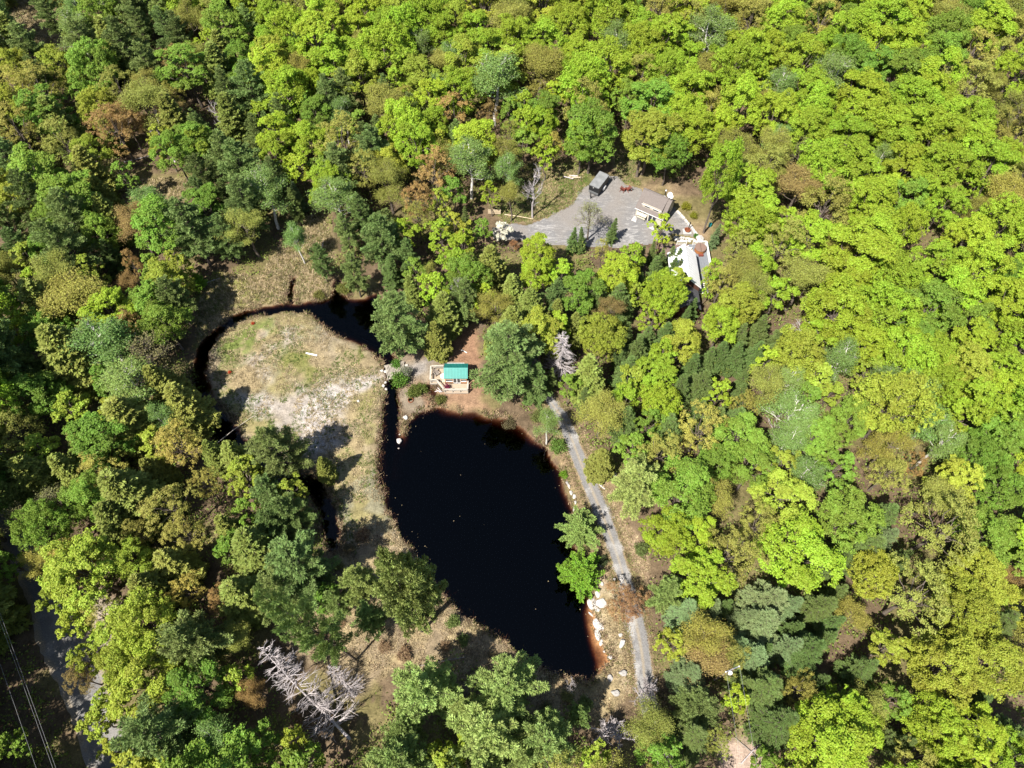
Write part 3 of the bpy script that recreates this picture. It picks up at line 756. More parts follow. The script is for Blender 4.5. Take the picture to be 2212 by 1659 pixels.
PROTO = {
 'broad': [make_broad(101, nb=13), make_broad(102, nb=17, ncl=26), make_broad(103, R=4.6, H=14.5, nb=15, flat=0.40), make_broad(104, R=5.2, H=13.5, nb=20, ncl=24), make_broad(105, R=4.2, H=14.5, nb=12, ncl=32, flat=0.42), make_broad(106, R=5.4, H=13.5, nb=24, ncl=20, flat=0.33, open_=0.08), make_broad(107, R=4.0, H=15, nb=16, ncl=26, flat=0.44, open_=0.1), make_broad(108, R=4.8, H=14, nb=11, ncl=34, open_=0.12)],
 'small': [make_broad(111, R=2.6, H=8.0, nb=9, ncl=13, nl=30, leaf=0.25, flat=0.4, trunk_r=0.12), make_broad(112, R=2.4, H=8.5, nb=10, ncl=12, nl=30, leaf=0.25, flat=0.42, trunk_r=0.12)],
 'airy': [make_broad(121, nb=16, ncl=17, nl=34, leaf=0.21, open_=0.22), make_broad(122, R=4.6, H=14.5, nb=14, ncl=18, nl=34, leaf=0.21, open_=0.25, flat=0.4)],
 'bud': [make_budding(131, per=34, leaf=0.135), make_budding(132, per=36, leaf=0.135), make_budding(133, R=4.5, H=14.5, per=34, leaf=0.135)],
 'birch': [make_budding(141, R=3.8, H=14, per=26, leaf=0.16, bark='birchbark', dens=0.9), make_budding(142, R=4.2, H=14, per=26, leaf=0.16, bark='birchbark', dens=0.85)],
 'sparse': [make_budding(151, per=6, leaf=0.2, dens=0.65), make_budding(152, per=5, leaf=0.2, dens=0.6)],
 'pine': [make_conifer(201, 'pine', 5.0, 19), make_conifer(202, 'pine', 4.6, 20), make_conifer(203, 'pine', 5.2, 18), make_conifer(204, 'pine', 3.6, 15)],
 'hemlock': [make_conifer(211, 'hemlock', 3.6, 14), make_conifer(212, 'hemlock', 3.4, 15)],
 'spruce': [make_conifer(221, 'spruce', 2.1, 12), make_conifer(222, 'spruce', 2.4, 13), make_conifer(223, 'spruce', 1.3, 9.5)],
 'larch': [make_conifer(231, 'larch', 2.7, 6.5)],
 'bare': [make_bare(241), make_bare(242, R=4.5, H=12)],
 'bareshrub': [make_bare(251, R=2.3, H=3.6, stems=6, lev=3, low=0.1, nlimb=5)],
 'deadcon': [make_dead_conifer(261), make_dead_conifer(262, R=2.6, H=14)],
 'shrub': [make_shrub(271), make_shrub(272, R=1.4, H=1.5, n=1700)],
}
def span(t):
    wood, crown, R0, H0 = t; co = np.empty(len(crown.vertices) * 3, np.float32); crown.vertices.foreach_get('co', co); co = co.reshape(-1, 3)
    return wood, crown, float(np.percentile(np.hypot(co[:, 0], co[:, 1]), 95)), float(co[:, 2].max())
PROTO = {k: [span(t) for t in v] for k, v in PROTO.items()}
# code: prototype, crown colour, tree name, colour words, height (a + b R, min, max), crown centre fraction
KIND = {
 'L': ('broad', (0.255, 0.360, 0.028), 'maple_tree', 'lime green maple', (5.5, 1.9, 5, 17), 0.66),
 'G': ('broad', (0.165, 0.270, 0.034), 'broadleaf_tree', 'fresh green broadleaf tree', (5.5, 1.9, 5, 17), 0.66),
 'Y': ('broad', (0.290, 0.345, 0.040), 'broadleaf_tree', 'yellow green broadleaf tree', (5.5, 1.9, 5, 17), 0.66),
 'A': ('airy', (0.370, 0.335, 0.075), 'broadleaf_tree', 'golden yellow broadleaf tree', (5.5, 1.9, 5, 17), 0.66),
 'O': ('bud', (0.290, 0.290, 0.060), 'budding_tree', 'olive gold budding tree', (5.5, 1.9, 5, 17), 0.62),
 'R': ('bud', (0.310, 0.215, 0.075), 'budding_tree', 'rust brown budding tree', (5.5, 1.9, 5, 17), 0.62),
 'B': ('birch', (0.185, 0.280, 0.070), 'birch_tree', 'soft green birch', (6, 2.0, 5, 17), 0.62),
 'V': ('sparse', (0.23, 0.22, 0.09), 'budding_tree', 'thinly leaved grey green tree', (5.5, 1.9, 5, 17), 0.62),
 'P': ('pine', (0.165, 0.228, 0.066), 'pine_tree', 'blue green pine', (6, 2.6, 5, 21), 0.58),
 'Q': ('pine', (0.235, 0.310, 0.085), 'pine_tree', 'yellowish green pine', (6, 2.6, 5, 21), 0.58),
 'H': ('hemlock', (0.200, 0.230, 0.048), 'hemlock_tree', 'olive hemlock', (5, 2.5, 4, 17), 0.52),
 'D': ('spruce', (0.095, 0.142, 0.036), 'spruce_tree', 'dark green spruce', (3.5, 3.0, 3, 13), 0.48),
 'S': ('spruce', (0.150, 0.205, 0.082), 'spruce_tree', 'grey green spruce', (3.5, 3.0, 3, 13), 0.48),
 'T': ('larch', (0.170, 0.330, 0.03), 'larch_tree', 'bright green feathery larch', (2.5, 1.6, 2, 8), 0.5),
 'U': ('larch', (0.19, 0.25, 0.06), 'larch_tree', 'dull green feathery larch', (2.5, 1.6, 2, 8), 0.5),
 'N': ('bare', None, 'bare_tree', 'bare grey leafless tree', (5, 1.9, 4, 15), 0.6),
 'X': ('bareshrub', None, 'bare_shrub', 'leafless pale grey shrub', (1.5, 1.0, 1.5, 6), 0.55),
 'K': ('deadcon', None, 'dead_spruce', 'dead grey spruce', (5, 3, 5, 16), 0.5),
 'W': ('small', (0.50, 0.52, 0.42), 'blossom_tree', 'white blossoming tree', (3, 2.0, 3, 9), 0.62),
 'E': ('bud', (0.27, 0.155, 0.07), 'budding_tree', 'red brown budding tree', (4, 1.9, 3, 15), 0.62),
}
SPOTS = [
 ('by the footbridge', 855, 800), ('behind the cabin', 985, 700), ('right of the cabin deck', 1090, 780),
 ('between pond and gravel yard', 1230, 640), ('lining the gravel yard', 1220, 530), ('crowding the white-roofed house', 1450, 590), ('below the white-roofed house', 1400, 720),
 ('beside the garage', 1450, 400), ('behind the black trailer', 1300, 290), ('at the yard entrance', 1060, 430), ('above the driveway bend', 1290, 860), ('uphill of the driveway', 1420, 1050),
 ('between driveway and pond', 1225, 1080), ('beside the lower driveway', 1440, 1350), ('around the utility pole', 1600, 1500), ('among the hillside birches', 1720, 900), ('in the hillside conifer patch', 1620, 750),
 ('in forest past the white-roofed house', 1720, 500), ('deep in forest past the house', 1950, 600), ('on the forested hilltop', 2050, 250), ('on the shoulder of the hilltop', 1880, 90), ('in the hilltop hollow', 2150, 420), ('in forest beyond the garage', 1620, 280), ('high above the garage', 1650, 80),
 ('far behind the trailer', 1250, 90), ('in forest above the grass patch', 1090, 190), ('between marsh and yard', 880, 420), ('in mixed woods above the marsh', 750, 220), ('at the far forest end', 650, 60), ('on the far ridge', 950, 40), ('at the marsh edge', 560, 480), ('in pine woods above the marsh', 480, 230), ('in wet woods beyond the marsh', 260, 260), ('round the far marsh opening', 330, 420), ('by the tan opening in far woods', 90, 90), ('in the outermost wet woods', 60, 400),
 ('on the outer stream bank', 360, 720), ('in woods outside the ring stream', 140, 650), ('between ring stream and road', 220, 980), ('at the foot of the sandy clearing', 600, 1010), ('between clearing and pond', 680, 1200), ('on the grassy pond bank', 840, 1290), ('at the foot of the pond', 1050, 1500),
 ('overhanging the gravel road', 200, 1380), ('inland of the gravel road', 430, 1300), ('near the leaning dead spruce', 590, 1500), ('past the power lines', 0, 1500), ('past the utility pole', 1900, 1350), ('in the upper hillside hollow', 2080, 1050), ('on the mid hillside', 1950, 830), ('in the lower hillside woods', 2050, 1560), ('between driveway and utility pole', 1560, 1200),
]
PW = [(n, at(u, v, 5)) for n, u, v in SPOTS]
TREES = []      # (x, y, r) of every stem
CNT = {}
def place(code, base, R, H=None, tilt=None, variant=None, label=None, group=None, small=None):
    """one tree: an Empty at its foot, trunk and crown as children (mesh data shared between alike trees)"""
    pk, colr, name, words, hf, cf = KIND[code]
    if H is None: H = min(max(hf[0] + hf[1] * R, hf[2]), hf[3])
    if pk == 'broad' and R < 2.9: pk = 'small'
    if pk == 'bud' and (R > 4.4 or random.random() < 0.5): pk = 'airy'
    L = PROTO[pk]
    i = CNT.get(pk, random.randrange(9)) if variant is None else variant
    CNT[pk] = i + random.choice([1, 1, 2]); wood, crown, R0, H0 = L[i % len(L)]
    z = float(gz(base[0], base[1]))
    auto = label is None; k = random.uniform(0.84, 1.16)
    o = empty(name, (base[0], base[1], z), random.uniform(0, 6.283), label, 'shrub' if code == 'X' else 'tree', group)
    sx = R / R0; o.scale = (sx * random.uniform(0.88, 1.12), sx * random.uniform(0.88, 1.12), H / H0)
    if tilt is not None:
        q = Vector(tilt).to_track_quat('Z', 'Y'); o.rotation_euler = (q @ Euler((0, 0, random.uniform(0, 6.28))).to_quaternion()).to_euler()
    else:
        o.rotation_euler = (random.gauss(0, 0.025), random.gauss(0, 0.025), random.uniform(0, 6.283))
    t = link('trunk', wood, o)
    c = link('crown' if crown.name.startswith('crown') else 'branches', crown, o)
    if colr:
        h = random.uniform(-0.10, 0.10)
        c.color = (colr[0] * k * (1 + h), colr[1] * k, colr[2] * k, 1)
    TREES.append((base[0], base[1], R, code, o if auto else None, k)); return o

def crown_at(code, u, v, rpx, H=None, **kw):
    """tree whose crown centre shows at (u, v) with half width rpx in the photograph"""
    cf = KIND[code][5]; hf = KIND[code][4]; z = 8.0; R = rpx * 0.07
    for _ in range(4):
        p = at(u, v, z); dist = proj(p)[2]; R = rpx * dist / FPX * (1.0 if code in 'DSKP' else 1.0)
        h = H if H else min(max(hf[0] + hf[1] * R, hf[2]), hf[3]); z = cf * h
    return place(code, (p.x, p.y), R, h, **kw)

def label_trees():
    A = np.array([(t[0], t[1]) for t in TREES]); cod = [t[3] for t in TREES]
    W_ = np.array([(q[1].x, q[1].y) for q in PW])
    for i, (x, y, R, code, o, k) in enumerate(TREES):
        if o is None: continue
        words = KIND[code][3]; spot = PW[int(((W_ - (x, y)) ** 2).sum(1).argmin())][0]
        d = ((A - (x, y)) ** 2).sum(1); j = next(j for j in np.argsort(d) if KIND[cod[j]][3] != words)
        nb = KIND[cod[j]][3]; nb = ('an ' if nb[0] in 'aeiou' else 'a ') + nb
        size = 'broad' if R > 4.6 else ('slender' if R < 2.3 else ''); tone = 'bright' if k > 1.07 else ('deep' if k < 0.93 else '')
        for parts in ([size, tone, words, 'beside', nb, spot], [size, words, 'beside', nb, spot], [words, 'beside', nb, spot], [size, tone, words, spot]):
            s = ' '.join(q for q in parts if q)
            if len(s.split()) <= 16: break
        o['label'] = s; o['group'] = words + 's ' + spot
# ------------------------------------------------------------------ trees picked out of the photograph: crown centre u v and half width
PICKED = {
'N': '690 1530 26, 600 1420 22, 1010 1560 24, 1230 1480 16', 'P': '267 107 45, 110 20 30, 60 110 35, 387 77 30, 497 207 35, 327 150 35, 610 253 30, 707 217 35, 643 103 20, 483 343 40, 527 363 26, 440 433 30, 410 493 52, 27 350 45, 633 440 20, 831 200 22, 787 310 30, 784 467 30, 751 400 26, 851 696 60, 764 590 25, 997 646 38, 1097 770 68, 1204 643 30, 373 643 36, 593 966 62, 627 1096 45, 650 1222 75, 420 1380 70, 333 1590 85, 1508 1530 45, 300 60 30, 690 560 22, 560 290 26, 20 480 30',
'Q': '777 1256 45, 800 1330 38, 1010 1540 42, 870 1575 40, 730 1300 30, 921 1483 75, 1097 1483 70, 1171 1590 65, 1251 1543 25, 1387 1046 60, 350 17 30, 991 300 25, 540 60 28, 1441 1280 40',
'Y': '212 1565 38, 250 1625 36, 120 1290 38, 185 1430 40, 37 143 40, 133 143 40, 213 233 40, 43 430 40, 120 427 40, 427 310 36, 944 317 28, 844 347 38, 951 437 30, 193 583 35, 160 886 42, 247 890 32, 90 973 40, 533 1030 45, 280 1216 50, 267 1423 60, 160 1350 40, 1404 293 55, 1297 726 52, 1374 636 25, 1458 614 32, 1791 850 25, 2055 946 28, 1688 1003 40, 2068 1036 50, 1691 1070 60, 1918 1400 40, 2158 1440 70, 2108 1240 60, 623 1060 36, 510 1460 35, 240 1523 45, 633 1600 30, 957 1633 50, 1291 1640 35, 1037 293 22, 2041 1440 75  , 1454 1390 36, 60 560 36, 2140 1300 40',
'A': '210 1330 40, 780 100 32, 377 953 55, 410 1150 50, 400 1280 40, 150 1200 50, 440 1046 34, 213 1010 48, 300 1150 40',
'O': '40 200 45, 253 193 45, 317 233 50, 650 160 35, 533 493 48, 1100 60 45, 1100 143 30, 1170 153 45, 1387 160 45, 877 217 30, 1084 337 38, 1104 430 22, 1302 540 20, 1775 50 50, 2098 180 55, 1661 333 50, 2168 433 50, 1561 610 42, 1621 626 45, 1728 613 45, 1655 843 48, 1508 936 60, 2025 1076 45, 1535 1076 45, 934 593 25, 1271 616 28, 1301 896 48, 1421 980 55, 33 926 60, 1635 1140 50, 1975 1293 85, 1841 1333 38, 1728 1486 45, 1515 1380 58, 517 1373 30, 1404 1573 50, 1551 1600 35, 2190 90 40, 2150 130 40, 901 470 36, 1600 540 40, 1918 970 50, 1921 1020 45',
'R': '377 143 35, 547 203 25, 293 493 45, 1057 247 25, 901 440 40, 1721 417 45, 1317 673 32, 287 620 22, 480 1293 35, 170 1466 35, 550 1490 30, 2181 1256 35, 283 570 24, 1530 1420 45, 1970 1010 30',
'V': '1728 343 40, 327 770 55, 1467 713 20, 123 1086 40, 1681 187 30, 60 1120 40',
'L': '457 97 28, 560 253 28, 687 83 60, 623 60 45, 577 100 40, 663 300 40, 710 400 45, 764 67 40, 864 67 55, 917 40 50, 1044 107 50, 1174 83 50, 1244 160 38, 1320 33 60, 1437 83 50, 1440 160 45, 931 213 45, 1061 417 22, 874 507 32, 951 507 35, 1000 530 33, 1165 548 44, 1427 493 27, 1370 556 28, 1540 586 24, 1531 618 18, 1908 50 60, 1691 50 50, 1588 143 55, 1648 127 35, 1891 100 50, 2001 180 55, 1671 243 55, 1835 300 50, 1841 367 60, 1875 260 55, 1948 277 50, 2035 260 55, 2035 360 55, 2171 343 40, 1625 433 60, 1618 477 55, 1748 517 60, 1891 500 60, 2041 443 45, 2085 517 50, 1825 626 55, 1925 603 60, 2058 636 60, 1561 696 45, 1765 730 40, 1868 753 50, 1548 853 35, 2091 753 50, 2008 770 50, 2158 793 50, 2141 853 50, 984 573 35, 1050 643 28, 1154 586 40, 1214 596 30, 1204 706 33, 1331 596 45, 1411 680 35, 1354 863 35, 1421 820 45, 1431 873 45, 83 606 32, 233 670 55, 20 770 35, 1508 1140 50, 1728 1190 85, 1808 1523 50, 1841 1563 55, 2025 1573 65, 1585 1506 30, 2181 1153 45, 1131 230 30, 60 700 30, 1180 330 30, 1470 250 45',
'G': '173 200 25, 100 240 55, 417 300 40, 113 480 40, 207 500 40, 1107 247 30, 1131 310 30, 1174 240 35, 1447 333 40, 1875 157 55, 1958 427 50, 897 580 30, 1404 913 40, 337 586 38, 350 696 50, 100 720 50, 233 826 40, 213 943 60, 2158 953 60, 2108 986 50, 1625 1013 55, 2168 1053 55, 20 1216 35, 500 1186 35, 567 1600 45, 33 1606 36, 1925 1506 45, 1655 1646 30, 1044 500 20, 267 377 30, 1231 836 26, 1835 906 50, 1808 1013 45, 540 1100 34, 700 1290 30',
'B': '173 77 40, 910 103 30, 977 127 25, 1330 100 40, 1535 77 50, 1681 197 40, 1898 350 30, 1808 780 40, 1708 903 56, 1908 836 45, 1958 853 50, 1991 920 45, 1184 920 28, 320 443 35, 473 1600 45, 740 250 30, 1700 960 40, 640 520 24',
'H': '133 277 40, 887 630 20, 944 730 27, 1111 640 35, 1147 673 35, 1271 820 40, 1297 996 28, 160 766 60, 207 753 40, 400 886 45, 500 980 30, 83 1030 45, 293 1063 65, 260 1126 50, 377 1216 40, 327 1273 45, 93 666 50, 60 800 36, 700 1010 20',
'D': '841 586 20, 1237 520 11, 1257 520 11, 1322 500 11, 1414 596 22, 1391 740 24, 1351 810 27, 1598 733 20, 1641 720 22, 1558 770 22, 1591 775 22, 1625 770 20, 1681 726 18, 1678 760 18, 1460 566 13, 1452 585 14, 1466 590 13, 1436 605 15, 1462 640 14, 1474 615 11, 1448 560 12, 1470 640 12, 1494 672 13, 1425 570 14, 1735 1406 40, 1768 1313 35, 1808 1283 25, 1858 1190 42, 1935 1213 25, 1891 1126 36, 1858 1446 30, 1651 1483 42, 1675 1573 46, 2168 1586 35, 2141 1356 42, 1941 1600 26, 970 490 11, 810 480 12, 1480 690 14, 1340 770 18, 1380 560 12, 1410 545 10, 1530 780 20, 240 560 22, 2190 20 25, 1005 470 9',
'S': '1648 1293 40, 1701 1306 25, 1641 1350 38, 1700 1400 30, 1610 1330 26, 1545 512 10, 640 430 16, 1900 1170 26',
}
for code, txt in PICKED.items():
    for s in txt.split(','):
        u, v, rp = [float(q) for q in s.split()]
        rp *= 0.98
        if code in 'DS': crown_at(code, u, v, rp * 1.08)
        else: crown_at(code, u, v, rp)

# trees whose foot shows: u v of the foot, then of the crown centre, half width in metres
def foot_tree(code, ub, vb, vc, R, **kw):
    b = at(ub, vb, 0.0); lo, hi = 1.0, 40.0
    for _ in range(30):
        z = (lo + hi) / 2
        if proj((b.x, b.y, z))[1] > vc: lo = z
        else: hi = z
    return place(code, (b.x, b.y), R, z / KIND[code][5], **kw)
foot_tree('Q', 911, 1363, 1278, 3.1, label='tall open pine with a bare trunk on the grassy pond bank')
foot_tree('Q', 938, 1330, 1258, 2.6, label='slim open pine with a bare trunk nearest the pond edge')
foot_tree('Q', 770, 1425, 1350, 2.4, label='slim open pine with a bare trunk near the leaning dead spruce')
foot_tree('G', 1270, 374, 280, 5.5, variant=1, label='broad round fresh green maple right behind the black trailer')
foot_tree('L', 1249, 376, 300, 3.6, label='lime green maple with thin trunk beside the log pile')
foot_tree('L', 1520, 503, 380, 3.8, label='tall lime green maple on a long bare trunk by the stone kerb')
foot_tree('Y', 1376, 382, 305, 4.4, label='yellow green maple on a bare trunk between trailer and garage')
foot_tree('V', 1269, 518, 468, 2.6, label='thinly leaved young tree standing at the edge of the gravel yard')
foot_tree('N', 1150, 470, 405, 2.6, variant=0, label='bare dead grey tree standing on the grass by the gravel yard')
foot_tree('A', 1194, 360, 310, 2.2, label='thin golden tree on a bare trunk behind the grass patch')
for u, v, rp, lab in [(1257,1233,45,'bright green feathery larch leaning over the pond by the driveway')]:
    crown_at('T', u, v, rp, label=lab)
crown_at('U', 1254, 1143, 38, label='dull green feathery larch on the bank between pond and driveway')
crown_at('T', 428, 608, 16, label='small bright green larch on the marsh edge')
crown_at('E', 1354, 1306, 46, H=6.5, label='red brown budding tree spreading over the driveway')
crown_at('X', 1404, 1493, 36, label='leafless pale grey shrub at the end of the visible driveway')
crown_at('X', 1311, 1573, 46, label='leafless pale grey shrub at the foot of the pond')
crown_at('W', 1084, 503, 21, label='white blossoming tree at the entrance of the gravel yard')
crown_at('E', 1110, 530, 10, H=3.5, label='small red budding tree beside the white blossoms')
crown_at('K', 1211, 770, 32, label='dead grey spruce standing beside the big pine and driveway')
crown_at('K', 230, 33, 16, label='dead grey spruce standing in the far wet woods')
def leaning(code, b, t, zt, R, label, variant=0):
    p = at(*b, 0.0); q = at(*t, zt); p.z = float(gz(p.x, p.y)); d = q - p
    place(code, (p.x, p.y), R, d.length, tilt=d, variant=variant, label=label)
leaning('K', (752,1592), (566,1392), 9.5, 2.9, 'big leaning dead spruce with a skirt of grey branches', 0)
leaning('K', (768,1502), (712,1440), 5.0, 1.7, 'thin leaning dead spruce on the grassy bank', 1)
leaning('N', (378,350), (320,225), 9.0, 2.0, 'dead grey tree leaning at the edge of the far marsh opening')
leaning('N', (500,310), (455,215), 9.0, 1.6, 'bleached dead tree leaning between dark pines')
leaning('N', (1655,975), (1725,880), 8.0, 3.0, 'dead white-limbed birch leaning on the hillside', 1)
leaning('N', (1690,775), (1745,690), 8.0, 2.4, 'clump of bleached dead stems leaning on the hillside', 1)
leaning('N', (1000,690), (990,600), 14.0, 1.5, 'dead grey top rising from the pine behind the cabin')

# ------------------------------------------------------------------ the rest of the forest, filled between the picked trees
OPEN = [[(440,640),(480,585),(560,600),(610,540),(640,450),(690,440),(725,520),(712,600),(850,600),(870,770),(930,760),(1000,690),(1045,700),(1045,870),(1150,880),(1215,850),(1290,1000),(1345,1100),(1400,1200),(1410,1260),(1420,1460),(1350,1560),(1100,1500),(1000,1420),(880,1450),(760,1540),(620,1420),(610,1330),(740,1280),(690,1100),(690,1000),(560,960),(500,960),(440,900),(415,800),(420,720)],
 [(1030,440),(1095,440),(1150,340),(1270,370),(1330,330),(1380,340),(1400,400),(1460,400),(1540,420),(1545,560),(1520,640),(1500,640),(1470,545),(1420,520),(1390,536),(1320,540),(1200,540),(1095,525),(1030,520)], [(545,1380),(620,1350),(720,1420),(800,1500),(790,1620),(720,1640),(620,1520)], [(1290,1500),(1440,1440),(1450,1560),(1340,1640),(1260,1600)],
 [(255,425),(300,385),(360,380),(420,400),(410,425),(330,435),(270,445)], [(15,0),(60,-30),(110,0),(120,100),(90,110),(50,60)],
 [(1560,1600),(1600,1585),(1650,1600),(1660,1680),(1560,1690)],
 [(-40,1200),(60,1250),(120,1330),(150,1480),(230,1660),(150,1700),(-40,1700)], [(480,230),(500,300),(440,300)], [(320,420),(250,410),(240,380),(330,380)]]
OPEN_A = [np.array(p, float) for p in OPEN]
def in_open(u, v):
    return any(sdist(np.array([u]), np.array([v]), p)[0] < 0 for p in OPEN_A)
HARD = [world_poly(p) for p in ([(1215,900),(1300,1010),(1400,1240),(1400,1470),(1360,1470),(1340,1260),(1270,1090),(1200,920)],)]
MIX = """PHBO|PHGDO|LGOHP|LLOY|LLYO|LLOY|LLYO|LLGO|LLLO|LLLG|LLG|OGBL
YOHG|OYHR|PPHOG|PLGO|LGPO|LORB|LLO|LYG|LLO|LLB|LLL|OLO
YGPO|GHO|PPG|PBGY|PROL|GORY|G|G|LOO|OLL|LLL|LLO
YYOG|PRYG|GY|P|PDGL|LGHO|LGHY|DDLY|OLY|OLL|LLG|LLG
YGHL|HHGB|HGY|Y|Y|PG|YLDH|DDLY|DDBO|BGLY|LLY|LLY
YOHG|GYHA|YHO|PYH|Y|Y|OG|OGQ|GBOL|BGY|OBOL|GBL
GYO|YAHO|YAHG|PP|P|P|G|QOGL|LLO|GDBY|OOY|GLB
YYO|YYO|PHG|QYA|Q|Q|G|OYG|DSO|DDOO|OOY|YLO
GYH|PYG|PGB|VGY|QQ|QQYV|QYO|GO|DGL|LLY|LGO|YLD""".split('\n')
MIX = [row.split('|') for row in MIX]
def fill(n_try):
    r = np.random.default_rng(99); n = 0
    Y = r.uniform(-6, 186, n_try); X = r.uniform(-1, 1, n_try) * (69 + 0.44 * np.maximum(Y, 0))
    def pj(z): q = np.array([proj((a, b, z)) for a, b in zip(X, Y)]); return q[:, 0], q[:, 1], q[:, 2]
    U, V, D = pj(8.0); UB, VB, _ = pj(0.0); UT, VT, _ = pj(12.0)
    CODE = [r.choice(list(MIX[int(min(max(v / 184.4, 0), 8))][int(min(max(u / 184.4, 0), 11))])) for u, v in zip(U, V)]
    RR = np.array([{'P': 3.6, 'Q': 3.7, 'H': 3.2, 'D': 2.1, 'S': 2.2}.get(c, 4.7) for c in CODE]) * r.uniform(0.75, 1.15, n_try)
    late = np.arange(n_try) > n_try * 0.5; RR[late] *= 0.66
    RP = RR * FPX / D; ok = (U > -70) & (U < 2282) & (V > -90) & (V < 1740)
    for p in OPEN_A:
        for a, b in ((UB, VB), (U, V), (UT, VT), (U - RP, V), (U + RP, V), (U, V + RP), (U, V - RP)): ok &= sdist(a, b, p) > 0
    ok &= gw(X, Y) > 1.0
    A = np.zeros((4000, 3)); m = len(TREES); A[:m] = [(t[0], t[1], t[2]) for t in TREES]
    for k in np.nonzero(ok)[0]:
        x, y, R = X[k], Y[k], RR[k]
        if (np.hypot(A[:m, 0] - x, A[:m, 1] - y) < 0.56 * (A[:m, 2] + R)).any(): continue
        place(CODE[k], (x, y), R); A[m] = (x, y, R); m += 1
fill(7000)
# tall trees just outside the frame, past the power lines, that keep the road in shade
rs = np.random.default_rng(12); pts_ = []
for k in range(900):
    y = rs.uniform(-30, 62); xe = -64.5 - 0.22 * max(y, 0)
    x = xe - rs.uniform(0, 15)
    if y < -4: x = rs.uniform(-80, -44)
    if any((x - a) ** 2 + (y - b) ** 2 < 22 for a, b in pts_): continue
    pts_.append((x, y)); place(rs.choice(list('GPHL')), (x, y), 4.6, 22)
label_trees()
from collections import Counter
print('TREES', len(TREES), Counter(t[3] for t in TREES))

# ------------------------------------------------------------------ shrubs one can tell apart
def shrub(u, v, rpx, col, label, variant=0, zk=1.0):
    b = gp(u, v); R = rpx * proj(b)[2] / FPX; st, lv, R0, H0 = PROTO['shrub'][variant % 2]
    o = empty('shrub', b, random.uniform(0, 6.28), label, 'shrub'); s = R / R0; o.scale = (s, s, s * zk)
    link('stems', st, o); c = link('leaves', lv, o); c.color = (*col, 1); return o
shrub(865, 826, 20, (0.11, 0.21, 0.03), 'leafy green shrub growing beside the footbridge', 0, 1.3)
shrub(857, 790, 11, (0.10, 0.22, 0.03), 'small bright green shrub on the upstream side of the footbridge', 1, 1.2)
shrub(878, 812, 14, (0.24, 0.25, 0.18), 'pale grey green shrub arching over the footbridge planks', 0, 1.5)
shrub(895, 850, 16, (0.12, 0.15, 0.03), 'olive shrub between the footbridge and the brown inlet', 1)
shrub(912, 842, 13, (0.12, 0.16, 0.03), 'olive shrub at the water by the cabin deck', 0)
shrub(952, 866, 12, (0.12, 0.13, 0.03), 'low olive shrub on the bank under the cabin deck', 1)
shrub(1205, 968, 19, (0.12, 0.20, 0.035), 'leafy shrub on the pond bank under the birch', 0)
shrub(1217, 1026, 9, (0.15, 0.27, 0.02), 'small lime shrub above the kerb stones by the pond', 1)
shrub(1160, 905, 16, (0.13, 0.15, 0.04), 'brownish shrub at the head of the pond below the driveway', 0)
shrub(1100, 915, 14, (0.12, 0.10, 0.05), 'twiggy brown shrub on the head of the pond', 1)
shrub(1300, 1215, 13, (0.06, 0.08, 0.03), 'dark shrub behind the bright larch', 0)
shrub(745, 625, 16, (0.15, 0.16, 0.035), 'mounded sedge shrub on the far side of the dark pool', 1, 0.8)
shrub(690, 640, 12, (0.15, 0.15, 0.035), 'mounded sedge shrub beside the outlet gully', 1, 0.8)
shrub(1440, 340, 14, (0.11, 0.10, 0.03), 'brown green shrub behind the garage', 0, 1.2)
shrub(1480, 452, 10, (0.22, 0.22, 0.02), 'yellow shrub beside the stone kerb', 1, 1.2)
shrub(1497, 470, 9, (0.21, 0.22, 0.02), 'yellow green shrub by the foot of the tall maple', 0, 1.2)
shrub(1503, 512, 6, (0.08, 0.2, 0.03), 'small green plant among the patio stones', 0)
shrub(1345, 1048, 13, (0.10, 0.2, 0.02), 'bright green shrub below the roadside rocks', 0)
shrub(1385, 1190, 16, (0.13, 0.17, 0.05), 'grey green shrub on the outer verge of the driveway', 1)
shrub(1180, 1530, 14, (0.13, 0.13, 0.05), 'brown shrub under the pines at the pond foot', 0)

BRUSH = [(660,1350),(700,1375),(740,1350),(690,1410),(830,1400),(870,1420),(960,1400),(1000,1390),(640,1560),(690,1580),(950,1330),(980,1350),(1060,1420),(1110,1440),(1230,1500),(1270,1520),(760,1180),(790,1150),(730,1230),(850,1230)]
for k, (u, v) in enumerate(BRUSH):
    o = shrub(u + random.uniform(-8, 8), v + random.uniform(-8, 8), random.uniform(9, 17), random.choice([(0.16, 0.13, 0.07), (0.20, 0.20, 0.06), (0.14, 0.19, 0.05), (0.24, 0.16, 0.09)]), 'low brush on the grassy bank below the pond and clearing', k, random.uniform(0.6, 1.0)); o['group'] = 'low brush on the pond bank'
